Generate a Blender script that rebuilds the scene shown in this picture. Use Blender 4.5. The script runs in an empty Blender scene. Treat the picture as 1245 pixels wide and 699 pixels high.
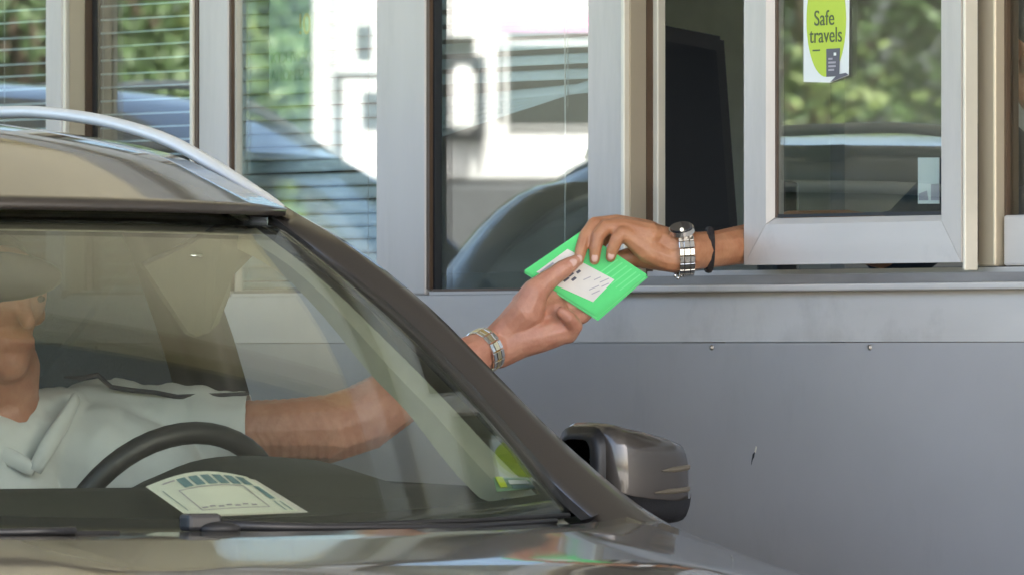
import bpy, bmesh, math, random
import numpy as np
from mathutils import Vector, Matrix
random.seed(7)
rad = math.radians
S = bpy.context.scene
COL = S.collection

# ------------------------------------------------------------------ camera, world, sun, exposure
CAM = Vector((10.573, -6.845, 1.32))
TH = rad(35)
VIEW = Vector((-math.cos(TH), math.sin(TH), 0))
RIGHT = Vector((math.sin(TH), math.cos(TH), 0))
UP = Vector((0, 0, 1))
FPX = 11050.0
cd = bpy.data.cameras.new('camera')
cam = bpy.data.objects.new('camera', cd); COL.objects.link(cam)
cam.location = CAM
tilt = (430 - 349.5) / FPX
cam.rotation_euler = (VIEW + UP * math.tan(tilt)).to_track_quat('-Z', 'Y').to_euler()
cd.sensor_width = 36; cd.lens = 36 * FPX / 1245
cd.clip_start = 0.1; cd.clip_end = 3000
cd.dof.use_dof = True; cd.dof.focus_distance = 13.7; cd.dof.aperture_fstop = 16
S.camera = cam

SUN_AZ = Vector((0.85, 0.45, 0)).normalized(); SUN_EL = rad(48)
w = bpy.data.worlds.new('World'); S.world = w; w.use_nodes = True
nt = w.node_tree; bg = nt.nodes['Background']
sky = nt.nodes.new('ShaderNodeTexSky'); sky.sky_type = 'NISHITA'; sky.sun_disc = False
sky.sun_elevation = SUN_EL; sky.sun_rotation = math.atan2(SUN_AZ.x, SUN_AZ.y)
sky.air_density = 1.0; sky.dust_density = 5.0
nt.links.new(sky.outputs[0], bg.inputs[0]); bg.inputs[1].default_value = 0.14
sl = bpy.data.lights.new('sun', 'SUN'); sl.energy = 4.6; sl.angle = rad(0.6); sl.color = (1, 0.95, 0.86)
sun = bpy.data.objects.new('sun', sl); COL.objects.link(sun)
sdir = SUN_AZ * math.cos(SUN_EL) + UP * math.sin(SUN_EL)
sun.rotation_euler = sdir.to_track_quat('Z', 'Y').to_euler()
S.view_settings.view_transform = 'Standard'; S.view_settings.look = 'None'
S.view_settings.exposure = 2.95; S.view_settings.gamma = 1.0
S.view_settings.use_curve_mapping = False
S.cycles.max_bounces = 10; S.cycles.transparent_max_bounces = 32
S.cycles.glossy_bounces = 6; S.cycles.diffuse_bounces = 5
S.cycles.caustics_reflective = False; S.cycles.caustics_refractive = False
S.cycles.sample_clamp_indirect = 6

# ------------------------------------------------------------------ materials
def mat(name, col, rough=0.5, metal=0.0, noise=0.0, nscale=8.0, bump=0.0, bscale=60.0, coat=0.0, sss=0.0,
        stretch=None, spec=0.5, col2=None, sheen=0.0, rnoise=0.0, flake=0.0, dirt=0.0, dirt_col=(0.16, 0.14, 0.12), dscale=3.0, dstretch=(1, 1, 0.15)):
    m = bpy.data.materials.new(name); m.use_nodes = True
    t = m.node_tree; b = t.nodes['Principled BSDF']
    b.inputs['Roughness'].default_value = rough; b.inputs['Metallic'].default_value = metal
    b.inputs['Specular IOR Level'].default_value = spec
    b.inputs['Coat Weight'].default_value = coat; b.inputs['Coat Roughness'].default_value = 0.03 if coat < 1.0 or 'paint' not in name else 0.06
    if sss:
        b.inputs['Subsurface Weight'].default_value = sss
        b.inputs['Subsurface Radius'].default_value = (0.012, 0.005, 0.003)
        b.inputs['Subsurface Scale'].default_value = 0.6
    if sheen: b.inputs['Sheen Weight'].default_value = sheen
    c = (*col, 1)
    b.inputs['Base Color'].default_value = c
    tc = None
    def coords():
        nonlocal tc
        if tc is None:
            tc0 = t.nodes.new('ShaderNodeTexCoord'); mp = t.nodes.new('ShaderNodeMapping')
            t.links.new(tc0.outputs['Object'], mp.inputs[0])
            if stretch: mp.inputs['Scale'].default_value = stretch
            tc = mp
        return tc.outputs[0]
    if noise:
        n = t.nodes.new('ShaderNodeTexNoise'); n.inputs['Scale'].default_value = nscale
        n.inputs['Detail'].default_value = 6; n.inputs['Roughness'].default_value = 0.6
        t.links.new(coords(), n.inputs['Vector'])
        r = t.nodes.new('ShaderNodeValToRGB')
        r.color_ramp.elements[0].position = 0.3; r.color_ramp.elements[1].position = 0.7
        a = col2 if col2 else tuple(x * (1 - noise) for x in col)
        bb = tuple(min(1, x * (1 + noise)) for x in col)
        r.color_ramp.elements[0].color = (*a, 1); r.color_ramp.elements[1].color = (*bb, 1)
        t.links.new(n.outputs['Fac'], r.inputs[0]); t.links.new(r.outputs[0], b.inputs['Base Color'])
        if rnoise:
            mr = t.nodes.new('ShaderNodeMapRange')
            mr.inputs['To Min'].default_value = rough - rnoise; mr.inputs['To Max'].default_value = rough + rnoise
            t.links.new(n.outputs['Fac'], mr.inputs[0]); t.links.new(mr.outputs[0], b.inputs['Roughness'])
    if dirt:
        tcd = t.nodes.new('ShaderNodeTexCoord'); mpd = t.nodes.new('ShaderNodeMapping'); mpd.inputs['Scale'].default_value = dstretch
        t.links.new(tcd.outputs['Object'], mpd.inputs[0])
        nd = t.nodes.new('ShaderNodeTexNoise'); nd.inputs['Scale'].default_value = dscale; nd.inputs['Detail'].default_value = 9; nd.inputs['Roughness'].default_value = 0.7
        t.links.new(mpd.outputs[0], nd.inputs['Vector'])
        md = t.nodes.new('ShaderNodeMapRange'); md.inputs['From Min'].default_value = 0.5; md.inputs['From Max'].default_value = 0.82
        md.inputs['To Min'].default_value = 0.0; md.inputs['To Max'].default_value = dirt
        t.links.new(nd.outputs['Fac'], md.inputs[0])
        mc = t.nodes.new('ShaderNodeMix'); mc.data_type = 'RGBA'; mc.inputs[7].default_value = (*dirt_col, 1)
        src = b.inputs['Base Color'].links[0].from_socket if b.inputs['Base Color'].links else None
        if src: t.links.new(src, mc.inputs[6])
        else: mc.inputs[6].default_value = c
        t.links.new(md.outputs[0], mc.inputs[0]); t.links.new(mc.outputs[2], b.inputs['Base Color'])
    if bump:
        n2 = t.nodes.new('ShaderNodeTexNoise'); n2.inputs['Scale'].default_value = bscale
        n2.inputs['Detail'].default_value = 4
        t.links.new(coords(), n2.inputs['Vector'])
        bp = t.nodes.new('ShaderNodeBump'); bp.inputs['Strength'].default_value = bump
        bp.inputs['Distance'].default_value = 0.004
        t.links.new(n2.outputs['Fac'], bp.inputs['Height']); t.links.new(bp.outputs[0], b.inputs['Normal'])
    return m

def glass(name, f0, tint, rough=0.0, power=5.0):
    """thin pane: straight-through transmission plus a Schlick reflection on each face"""
    m = bpy.data.materials.new(name); m.use_nodes = True
    t = m.node_tree; t.nodes.clear()
    o = t.nodes.new('ShaderNodeOutputMaterial'); mx = t.nodes.new('ShaderNodeMixShader')
    tr = t.nodes.new('ShaderNodeBsdfTransparent'); tr.inputs[0].default_value = (*tint, 1)
    g = t.nodes.new('ShaderNodeBsdfGlossy'); g.inputs['Roughness'].default_value = rough
    g.inputs[0].default_value = (0.97, 1.0, 1.0, 1)
    lw = t.nodes.new('ShaderNodeLayerWeight'); lw.inputs[0].default_value = 0.5
    pw = t.nodes.new('ShaderNodeMath'); pw.operation = 'POWER'; pw.inputs[1].default_value = power
    mr = t.nodes.new('ShaderNodeMapRange'); mr.inputs['To Min'].default_value = f0; mr.inputs['To Max'].default_value = 1.0
    t.links.new(lw.outputs['Facing'], pw.inputs[0]); t.links.new(pw.outputs[0], mr.inputs[0])
    t.links.new(mr.outputs[0], mx.inputs[0]); t.links.new(tr.outputs[0], mx.inputs[1]); t.links.new(g.outputs[0], mx.inputs[2])
    t.links.new(mx.outputs[0], o.inputs[0])
    return m

M = {}
M['alu'] = mat('brushed_white_aluminium', (0.56, 0.51, 0.465), 0.42, 0.15, dirt=0.5, noise=0.07, nscale=7, bump=0.05, bscale=30, stretch=(1, 1, 0.18), rnoise=0.06)
M['alu_h'] = mat('brushed_aluminium_rail', (0.58, 0.535, 0.495), 0.42, 0.15, dirt=0.6, dscale=5, dstretch=(.6, 1, .5), noise=0.09, nscale=6, bump=0.05, bscale=30, stretch=(0.2, 1, 1), rnoise=0.06)
M['warm_alu'] = mat('warm_lit_aluminium', (0.56, 0.47, 0.34), 0.38, 0.35, noise=0.1, nscale=6, stretch=(1, 1, 0.15))  # aluminium with the warm bounced light on its side faces mixed into the colour
M['cream'] = mat('cream_edge_trim', (0.72, 0.66, 0.54), 0.4, 0.1, noise=0.06)
M['bronze'] = mat('bronze_gasket', (0.10, 0.06, 0.035), 0.5, 0.0, noise=0.2)
M['rubber'] = mat('black_rubber', (0.012, 0.012, 0.013), 0.6, noise=0.2)
M['panel'] = mat('grey_wall_paint', (0.40, 0.375, 0.365), 0.40, 0.1, dirt=0.45, dscale=2.2, dstretch=(1, 1, .35), noise=0.07, nscale=2.2, bump=0.04, bscale=9, rnoise=0.05)
M['track'] = mat('worn_sill_track', (0.30, 0.27, 0.25), 0.4, 0.5, noise=0.25, nscale=14, stretch=(0.25, 1, 1))
M['screw'] = mat('steel_screw', (0.42, 0.38, 0.33), 0.35, 0.9)
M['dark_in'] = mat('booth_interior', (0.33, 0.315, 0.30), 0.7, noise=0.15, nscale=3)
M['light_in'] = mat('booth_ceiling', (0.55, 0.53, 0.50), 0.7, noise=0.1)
M['slat'] = mat('white_blind_slat', (0.80, 0.88, 0.88), 0.4, noise=0.05)
M['cord'] = mat('pale_cord', (0.75, 0.75, 0.7), 0.6)
M['bglass'] = glass('booth_glazing', 0.15, (0.93, 0.965, 0.955))
M['sglass'] = glass('sash_glazing', 0.11, (0.93, 0.965, 0.955))
M['rglass'] = glass('rear_sash_glazing', 0.03, (0.90, 0.93, 0.92))
M['cglass'] = glass('car_windscreen', 0.05, (0.885, 0.905, 0.865), power=5.0)
M['cglass2'] = glass('car_privacy_glass', 0.16, (0.14, 0.17, 0.17))
M['cglass3'] = glass('car_door_glass', 0.05, (0.93, 0.95, 0.92))
M['paint'] = mat('bronze_car_paint', (0.054, 0.045, 0.038), 0.42, 0.28, noise=0.05, nscale=400, coat=1.0)
M['paint2'] = mat('graphite_car_paint', (0.055, 0.058, 0.066), 0.35, 0.4, coat=0.8)
M['chrome'] = mat('chrome_trim', (0.85, 0.86, 0.88), 0.08, 1.0)
M['rail'] = mat('satin_silver_rail', (0.84, 0.84, 0.81), 0.42, 0.15, noise=0.04)
M['blackp'] = mat('black_plastic', (0.018, 0.018, 0.02), 0.45, noise=0.15, bump=0.1, bscale=300)
M['frit'] = mat('black_glass_border', (0.02, 0.021, 0.02), 0.25)
M['dash'] = mat('dashboard_vinyl', (0.032, 0.034, 0.028), 0.6, noise=0.12, bump=0.3, bscale=500)
M['trim'] = mat('beige_cabin_trim', (0.42, 0.395, 0.29), 0.75, noise=0.06, nscale=30, bump=0.15, bscale=600)
M['visor'] = mat('ribbed_sun_visor', (0.085, 0.083, 0.06), 0.75, noise=0.15, nscale=40, stretch=(1, 6, 0.3))
M['seat'] = mat('charcoal_seat_cloth', (0.055, 0.06, 0.062), 0.85, noise=0.2, nscale=60, bump=0.3, bscale=400)
M['tyre'] = mat('tyre_rubber', (0.02, 0.02, 0.02), 0.8)
M['rim'] = mat('alloy_rim', (0.5, 0.5, 0.52), 0.3, 0.9)
M['lamp'] = mat('clear_lamp', (0.7, 0.72, 0.75), 0.1, 0.3, coat=1)
M['redlamp'] = mat('red_lamp', (0.4, 0.02, 0.02), 0.15, coat=1)
M['amber'] = mat('pale_indicator_lens', (0.13, 0.11, 0.08), 0.35)
M['mirror'] = mat('mirror_glass', (0.8, 0.82, 0.85), 0.02, 1.0)
M['skin'] = mat('tanned_skin', (0.56, 0.28, 0.185), 0.42, noise=0.10, nscale=34, bump=0.22, bscale=260, sss=0.18, col2=(0.46, 0.19, 0.12))
M['skin2'] = mat('warm_skin', (0.49, 0.235, 0.12), 0.44, noise=0.10, nscale=34, bump=0.22, bscale=260, sss=0.18, col2=(0.41, 0.165, 0.078))
M['nail'] = mat('finger_nail', (0.62, 0.36, 0.28), 0.3)
M['hair'] = mat('dark_hair', (0.03, 0.022, 0.016), 0.6, noise=0.4, nscale=60, bump=0.6, bscale=90)
M['shirt'] = mat('pale_polo_shirt', (0.72, 0.725, 0.71), 0.85, noise=0.05, nscale=14, bump=0.5, bscale=16, sheen=0.2)
M['stripe'] = mat('dark_shirt_piping', (0.03, 0.03, 0.04), 0.85)
M['navy'] = mat('navy_uniform', (0.02, 0.028, 0.045), 0.85, noise=0.2, bump=0.4, bscale=20)
M['trouser'] = mat('dark_trousers', (0.03, 0.032, 0.04), 0.9, noise=0.2)
M['steel'] = mat('watch_steel', (0.62, 0.60, 0.57), 0.24, 1.0)
M['steel2'] = mat('bright_bracelet_steel', (0.88, 0.86, 0.82), 0.16, 1.0)
M['gold'] = mat('pale_gold_steel', (0.93, 0.80, 0.52), 0.16, 1.0)
M['dial'] = mat('dark_watch_dial', (0.03, 0.03, 0.035), 0.2, coat=1)
M['cordblk'] = mat('black_bracelet_cord', (0.02, 0.015, 0.015), 0.8, noise=0.4, nscale=200, bump=0.8, bscale=300)
M['green'] = mat('bright_green_cover', (0.06, 0.66, 0.16), 0.32, noise=0.06, nscale=20, spec=0.4)
M['greenl'] = mat('green_page_edge', (0.13, 0.74, 0.24), 0.4)
M['paper'] = mat('off_white_paper', (0.78, 0.73, 0.66), 0.7, noise=0.05, nscale=30)
M['ink'] = mat('dark_print', (0.10, 0.10, 0.13), 0.7)
M['inkp'] = mat('faded_print', (0.42, 0.38, 0.42), 0.7)
M['ypaper'] = mat('pale_yellow_paper', (0.84, 0.84, 0.70), 0.6, noise=0.04)
M['ink2'] = mat('teal_print', (0.16, 0.27, 0.29), 0.7)
M['lime'] = mat('lime_sticker', (0.50, 0.62, 0.04), 0.5)
M['stk'] = mat('sticker_white', (0.80, 0.80, 0.76), 0.5)
M['stkgrey'] = mat('sticker_grey', (0.11, 0.10, 0.12), 0.5)
M['stkink'] = mat('sticker_lettering', (0.10, 0.13, 0.05), 0.6)
M['screen'] = mat('dark_screen', (0.004, 0.006, 0.010), 0.35)
M['concrete'] = mat('lane_concrete', (0.30, 0.29, 0.27), 0.85, noise=0.2, nscale=1.5, bump=0.3, bscale=40)
M['asphalt'] = mat('asphalt', (0.06, 0.06, 0.062), 0.9, noise=0.25, nscale=3, bump=0.4, bscale=60)
M['white'] = mat('white_road_paint', (0.7, 0.7, 0.68), 0.7, noise=0.1)
M['grass'] = mat('grass_ground', (0.11, 0.16, 0.035), 0.9, noise=0.35, nscale=1.2, bump=0.6, bscale=12, col2=(0.05, 0.085, 0.02))
M['leafA'] = mat('dark_leaves', (0.065, 0.11, 0.038), 0.6, noise=0.4, nscale=0.7)
M['leafB'] = mat('sunny_leaves', (0.15, 0.20, 0.06), 0.6, noise=0.35, nscale=0.8)
M['bark'] = mat('bark', (0.09, 0.065, 0.045), 0.9, noise=0.3, bump=0.6, bscale=20)
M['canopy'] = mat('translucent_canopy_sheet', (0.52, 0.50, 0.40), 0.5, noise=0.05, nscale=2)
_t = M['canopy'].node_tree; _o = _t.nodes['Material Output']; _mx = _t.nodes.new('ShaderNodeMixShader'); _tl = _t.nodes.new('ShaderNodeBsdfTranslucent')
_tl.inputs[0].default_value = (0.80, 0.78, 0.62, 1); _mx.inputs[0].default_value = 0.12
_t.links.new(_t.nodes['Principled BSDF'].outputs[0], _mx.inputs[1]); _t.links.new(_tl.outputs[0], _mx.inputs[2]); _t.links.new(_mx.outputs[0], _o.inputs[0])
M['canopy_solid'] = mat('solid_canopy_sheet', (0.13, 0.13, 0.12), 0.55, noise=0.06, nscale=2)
M['beam'] = mat('beige_canopy_beam', (0.34, 0.30, 0.20), 0.5)
M['truckw'] = mat('white_truck_paint', (0.40, 0.40, 0.395), 0.35, coat=0.4)
M['truckd'] = mat('truck_dark_plastic', (0.035, 0.037, 0.04), 0.5)
M['truckg'] = mat('truck_window', (0.02, 0.028, 0.03), 0.06, coat=1)
M['pink'] = mat('magenta_pelmet', (0.70, 0.25, 0.50), 0.6)
M['notice'] = mat('translucent_notice_film', (0.55, 0.72, 0.56), 0.6); M['notice'].node_tree.nodes['Principled BSDF'].inputs['Alpha'].default_value = 0.4
M['gilt'] = mat('gilt_lettering', (0.55, 0.42, 0.16), 0.5)
M['olive'] = mat('notice_lettering', (0.17, 0.30, 0.19), 0.6)

# ------------------------------------------------------------------ helpers
def empty(name, loc, label=None, cat=None, group=None):
    o = bpy.data.objects.new(name, None); COL.objects.link(o); o.location = loc
    o.empty_display_size = 0.1
    if label: o['label'] = label; o['category'] = cat
    if group: o['group'] = group
    return o
def put(o, parent):
    """parent o so that its world-coordinate mesh stays in place (things are un-rotated Empties)"""
    COL.objects.link(o)
    if parent is not None:
        o.parent = parent
        if parent.type == 'EMPTY': o.location = -parent.location
    return o
def tag(o, label, cat, group=None):
    o['label'] = label; o['category'] = cat
    if group: o['group'] = group
    return o
def mesh(name, vs, fs, m, parent=None, smooth=False, data_only=False):
    me = bpy.data.meshes.new(name)
    me.from_pydata([tuple(v) for v in vs], [], [tuple(f) for f in fs])
    if isinstance(m, str): m = M[m]
    me.materials.append(m)
    if smooth:
        for p in me.polygons: p.use_smooth = True
    me.update()
    if data_only: return me
    return put(bpy.data.objects.new(name, me), parent)
def frombm(name, bm, m, parent=None, smooth=False):
    me = bpy.data.meshes.new(name); bm.to_mesh(me); bm.free()
    if isinstance(m, str): m = M[m]
    me.materials.append(m)
    if smooth:
        for p in me.polygons: p.use_smooth = True
    return put(bpy.data.objects.new(name, me), parent)
def box(name, x, y, z, m, parent=None, bev=0.0, seg=2, rot=None, smooth=False):
    bm = bmesh.new(); bmesh.ops.create_cube(bm, size=1)
    c = Vector(((x[0] + x[1]) / 2, (y[0] + y[1]) / 2, (z[0] + z[1]) / 2))
    d = Vector((abs(x[1] - x[0]), abs(y[1] - y[0]), abs(z[1] - z[0])))
    bmesh.ops.scale(bm, vec=d, verts=bm.verts)
    if bev: bmesh.ops.bevel(bm, geom=bm.edges[:], offset=bev, segments=seg, profile=0.5, affect='EDGES')
    if rot: bmesh.ops.rotate(bm, cent=(0, 0, 0), matrix=rot, verts=bm.verts)
    bmesh.ops.translate(bm, vec=c, verts=bm.verts)
    return frombm(name, bm, m, parent, smooth)
def cr(pts, n):
    """Catmull-Rom resample of a list of tuples to n points"""
    P = [np.array(p, float) for p in pts]; k = len(P) - 1; out = []
    for i in range(n):
        u = i / (n - 1) * k; j = min(int(u), k - 1); t = u - j
        p0 = P[max(j - 1, 0)]; p1 = P[j]; p2 = P[j + 1]; p3 = P[min(j + 2, k)]
        if j == 0: p0 = 2 * p1 - p2
        if j == k - 1: p3 = 2 * p2 - p1
        out.append(0.5 * ((2 * p1) + (-p0 + p2) * t + (2 * p0 - 5 * p1 + 4 * p2 - p3) * t * t + (-p0 + 3 * p1 - 3 * p2 + p3) * t ** 3))
    return out
def loft(name, secs, m, parent=None, closed=False, caps=False, smooth=True, flip=False):
    n = len(secs[0]); vs = [v for s in secs for v in s]; fs = []
    for i in range(len(secs) - 1):
        for j in range(n if closed else n - 1):
            a = i * n + j; b = i * n + (j + 1) % n; c = (i + 1) * n + (j + 1) % n; d = (i + 1) * n + j
            fs.append((d, c, b, a) if flip else (a, b, c, d))
    if caps and closed:
        fs.append(tuple(range(n))[::-1]); fs.append(tuple((len(secs) - 1) * n + j for j in range(n)))
    return mesh(name, vs, fs, m, parent, smooth)
def solid(o, t, off=-1.0):
    md = o.modifiers.new('thickness', 'SOLIDIFY'); md.thickness = t; md.offset = off
    return o
def tube(name, pts, radii, m, parent=None, seg=10, flat=1.0, smooth=True, up=(0, 0, 1), close=False):
    P = [Vector(tuple(p)) for p in pts]
    if not hasattr(radii, '__len__'): radii = [radii] * len(P)
    secs = []
    for i, p in enumerate(P):
        if close: t = P[(i + 1) % len(P)] - P[i - 1]
        else: t = P[min(i + 1, len(P) - 1)] - P[max(i - 1, 0)]
        t.normalize(); u = Vector(up)
        if abs(t.dot(u)) > 0.95: u = Vector((1, 0, 0))
        sx = t.cross(u).normalized(); sy = sx.cross(t).normalized()
        secs.append([p + sx * math.cos(a) * radii[i] * flat + sy * math.sin(a) * radii[i] for a in [2 * math.pi * k / seg for k in range(seg)]])
    if close: secs.append(secs[0])
    return loft(name, secs, m, parent, closed=True, caps=not close, smooth=smooth)
def poly(name, pts, m, parent=None, thick=0.0, nrm=None):
    """flat polygon (ordered points), optionally extruded along -nrm"""
    P = [Vector(tuple(p)) for p in pts]; n = len(P)
    if not thick: return mesh(name, P, [tuple(range(n))], m, parent)
    if nrm is None: nrm = (P[1] - P[0]).cross(P[2] - P[0]).normalized()
    nrm = Vector(nrm).normalized()
    vs = P + [p - nrm * thick for p in P]
    fs = [tuple(range(n)), tuple(range(2 * n - 1, n - 1, -1))] + [(i, n + i, n + (i + 1) % n, (i + 1) % n) for i in range(n)]
    o = mesh(name, vs, fs, m, parent)
    bm = bmesh.new(); bm.from_mesh(o.data); bmesh.ops.recalc_face_normals(bm, faces=bm.faces); bm.to_mesh(o.data); bm.free()
    return o
def text(name, s, size, loc, m, parent=None, xdir=(1, 0, 0), ydir=(0, 0, 1), sx=1.0, align='CENTER', bold=0.0, ext=0.0003):
    cu = bpy.data.curves.new(name, 'FONT'); cu.body = s; cu.size = size; cu.align_x = align; cu.align_y = 'CENTER'
    cu.offset = bold; cu.extrude = ext
    t = bpy.data.objects.new(name, cu); COL.objects.link(t)
    bpy.context.view_layer.update()
    me = bpy.data.meshes.new_from_object(t.evaluated_get(bpy.context.evaluated_depsgraph_get()))
    bpy.data.objects.remove(t)
    X = Vector(xdir).normalized(); Y = Vector(ydir).normalized(); Z = X.cross(Y)
    for v in me.vertices:
        v.co = Vector(loc) + X * v.co.x * sx + Y * v.co.y + Z * v.co.z
    me.materials.clear(); me.materials.append(M[m])
    me.name = name
    return put(bpy.data.objects.new(name, me), parent)
def at(px, py, dep):
    """a point of the hand-over scene given on the measured sketch plane 'dep' metres down the lane axis"""
    return CAM + VIEW * dep + RIGHT * ((px - 622.5) / FPX * dep) + UP * ((430 - py) / FPX * dep)
def flesh(chains, voxel, smooth_it, dens=0.25):
    """union of tapered capsule chains -> one continuous remeshed surface (mesh data)"""
    bm = bmesh.new()
    for ch in chains:
        for (p, r), (q, s) in zip(ch[:-1], ch[1:]):
            L = (Vector(q) - Vector(p)).length; n = max(1, int(L / (dens * min(r, s))))
            for k in range(n + 1):
                t = k / n; c = Vector(p).lerp(Vector(q), t); rr = r + (s - r) * t
                bmesh.ops.create_icosphere(bm, subdivisions=2, radius=rr, matrix=Matrix.Translation(c))
        if len(ch) == 1:
            bmesh.ops.create_icosphere(bm, subdivisions=3, radius=ch[0][1], matrix=Matrix.Translation(Vector(ch[0][0])))
    me = bpy.data.meshes.new('tmp'); bm.to_mesh(me); bm.free()
    o = bpy.data.objects.new('tmp', me); COL.objects.link(o)
    md = o.modifiers.new('r', 'REMESH'); md.mode = 'VOXEL'; md.voxel_size = voxel; md.use_smooth_shade = True
    sm = o.modifiers.new('s', 'SMOOTH'); sm.factor = 0.5; sm.iterations = smooth_it
    bpy.context.view_layer.update()
    out = bpy.data.meshes.new_from_object(o.evaluated_get(bpy.context.evaluated_depsgraph_get()))
    bpy.data.objects.remove(o)
    return out
def join_meshes(name, mes, m, parent):
    bm = bmesh.new()
    for me in mes: bm.from_mesh(me)
    o = frombm(name, bm, m, parent, True)
    return o
def ellipsoid(bm, c, r, rot=None, sub=3):
    mt = Matrix.Translation(Vector(c))
    if rot is not None: mt = mt @ rot
    mt = mt @ Matrix.Diagonal((r[0], r[1], r[2], 1))
    bmesh.ops.create_icosphere(bm, subdivisions=sub, radius=1, matrix=mt)
def struct(o):
    o['kind'] = 'structure'; return o

# ------------------------------------------------------------------ ground and setting
def sheet(name, x, y, z, m):
    return struct(mesh(name, [(x[0], y[0], z), (x[1], y[0], z), (x[1], y[1], z), (x[0], y[1], z)], [(0, 1, 2, 3)], m))
sheet('ground', (-900, 900), (-900, 900), -0.012, 'grass')
sheet('road', (-300, 300), (-24, 20), -0.006, 'asphalt')
sheet('lane_pavement', (-26, 26), (-14, 9.5), 0.0, 'concrete')
for yy in (-3.0, -7.2):
    struct(box('lane_line', (-26, 26), (yy - .06, yy + .06), (0.002, 0.006), 'white'))
struct(box('booth_island', (-7.0, 7.0), (1.36, 3.75), (0.0, 0.16), 'concrete', bev=0.02))
# sunny grass bank beyond the far side of the road (closed ridge)
secs = []
for k in range(41):
    t = -1 + 2 * k / 40; c = Vector((-52, -46, 0)) + Vector((0.574, -0.819, 0)) * t * 90
    d = Vector((-0.819, -0.574, 0)); h = 3.4 + 0.5 * math.sin(k * 1.3) + 0.3 * math.sin(k * 2.9)
    secs.append([c + d * a + UP * (b * h - 0.1) for a, b in ((-11, 0), (-7, .35), (-3, .8), (1, 1), (9, 1.02), (22, 0.9), (34, 0))])
struct(loft('grass_bank', secs, 'grass'))

# ------------------------------------------------------------------ toll canopy overhead
cn = empty('toll_canopy', (0, 0, 0), 'beige sheet canopy on brown beams roofing the lane above the booth', 'canopy')
for i in range(12):
    x0 = -11.0 + i * 1.5
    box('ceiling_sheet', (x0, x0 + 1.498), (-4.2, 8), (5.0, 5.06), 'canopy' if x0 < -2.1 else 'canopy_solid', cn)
for x0 in (-8.0, -4.4, -1.9, 1.8, 5.6):
    box('cross_beam', (x0 - .11, x0 + .11), (-4.1, 7.9), (4.66, 4.99), 'beam', cn)
for y0 in (-3.6, 0.2, 7.4):
    box('long_beam', (-10.9, 6.9), (y0 - .05, y0 + .05), (4.82, 4.985), 'beam', cn)
box('fascia', (7.02, 7.10), (-4.2, 8), (4.75, 5.5), 'truckw', cn)
box('fascia', (-11.1, -11.02), (-4.2, 8), (4.75, 5.5), 'truckw', cn)
for x0 in (-6.0, 4.8):
    box('column', (x0 - .15, x0 + .15), (2.45, 2.75), (0.16, 4.66), 'alu', cn, bev=0.02)

# ------------------------------------------------------------------ toll booth
FY = 1.50
bt = empty('toll_booth', (-0.9, 2.4, 0.16), 'grey and white aluminium toll booth with a row of glazed windows', 'toll booth')
X0, X1 = -4.6, 1.9
box('lower_panel', (X0, X1), (FY - .003, FY + .05), (0.162, 1.337), 'panel', bt)
box('upper_band', (X0, X1), (FY, FY + .05), (1.3385, 1.415), 'alu_h', bt)
for px in (-2.99, -2.58, -2.17, -1.76, -1.345, -0.800, -0.395, 0.02, 0.43, 0.84):
    bm = bmesh.new()
    bmesh.ops.create_cone(bm, cap_ends=True, segments=12, radius1=0.0045, radius2=0.0028, depth=0.004,
                          matrix=Matrix.Translation((px, FY - .005, 1.330)) @ Matrix.Rotation(rad(90), 4, 'X'))
    frombm('screw', bm, 'screw', bt)
# scratch on the painted panel: a chipped flake of paint
poly('paint_chip', [(-0.696, 1.4965, 1.156), (-0.693, 1.4965, 1.166), (-0.687, 1.4965, 1.170), (-0.690, 1.4965, 1.161), (-0.694, 1.4965, 1.157), (-0.697, 1.4965, 1.149)], 'rubber', bt, 0.0006, (0, -1, 0))
poly('paint_chip', [(-0.6885, 1.4964, 1.169), (-0.6855, 1.4964, 1.178), (-0.6825, 1.4964, 1.1775), (-0.6855, 1.4964, 1.168)], 'cream', bt, 0.0006, (0, -1, 0))
ZB, ZT = 1.424, 2.10
# posts
def post(x0, x1, m='alu', y0=FY, y1=FY + .03):
    return box('post', (x0, x1), (y0, y1), (1.4155, ZT), m, bt, bev=0.003)
post(-4.6, -4.50); post(-3.86, -3.74)
post(-2.751, -2.699)
box('jamb', (-2.699, -2.690), (FY + .002, FY + .012), (1.43, ZT), 'cream', bt, bev=.002)
box('jamb', (-2.6985, -2.6925), (FY + .013, FY + .044), (1.43, ZT), 'warm_alu', bt)
box('jamb', (-2.6985, -2.688), (FY + .0445, FY + .056), (1.43, ZT), 'bronze', bt)
box('gasket', (-2.6985, -2.680), (FY + .0565, FY + .068), (1.43, ZT), 'rubber', bt)
box('edge_trim', (-2.285, -2.276), (FY - .006, FY + .03), (1.418, ZT), 'cream', bt, bev=.002)
box('edge_trim', (-2.2755, -2.266), (FY - .001, FY + .03), (1.418, ZT), 'bronze', bt)
post(-2.2655, -2.176)
box('gasket', (-2.1755, -2.170), (FY + .003, FY + .02), (1.425, ZT), 'bronze', bt)
box('edge_trim', (-2.1695, -2.164), (FY + .010, FY + .022), (1.425, ZT), 'cream', bt)
post(-1.733, -1.592)
box('gasket', (-1.5915, -1.583), (FY + .003, FY + .022), (1.425, ZT), 'bronze', bt)
box('edge_trim', (-1.5825, -1.577), (FY + .010, FY + .024), (1.425, ZT), 'rubber', bt)
post(-1.137, -1.042, y1=FY + .05)
box('edge_trim', (-1.0415, -1.034), (FY - .002, FY + .01), (1.43, ZT), 'bronze', bt)
box('edge_trim', (-1.0335, -1.024), (FY - .010, FY + .008), (1.432, ZT), 'cream', bt, bev=.002)
box('jamb', (-1.0235, -1.020), (FY + .000, FY + .030), (1.44, ZT), 'warm_alu', bt)
box('jamb', (-1.0235, -1.018), (FY + .0305, FY + .042), (1.44, ZT), 'bronze', bt)
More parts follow.
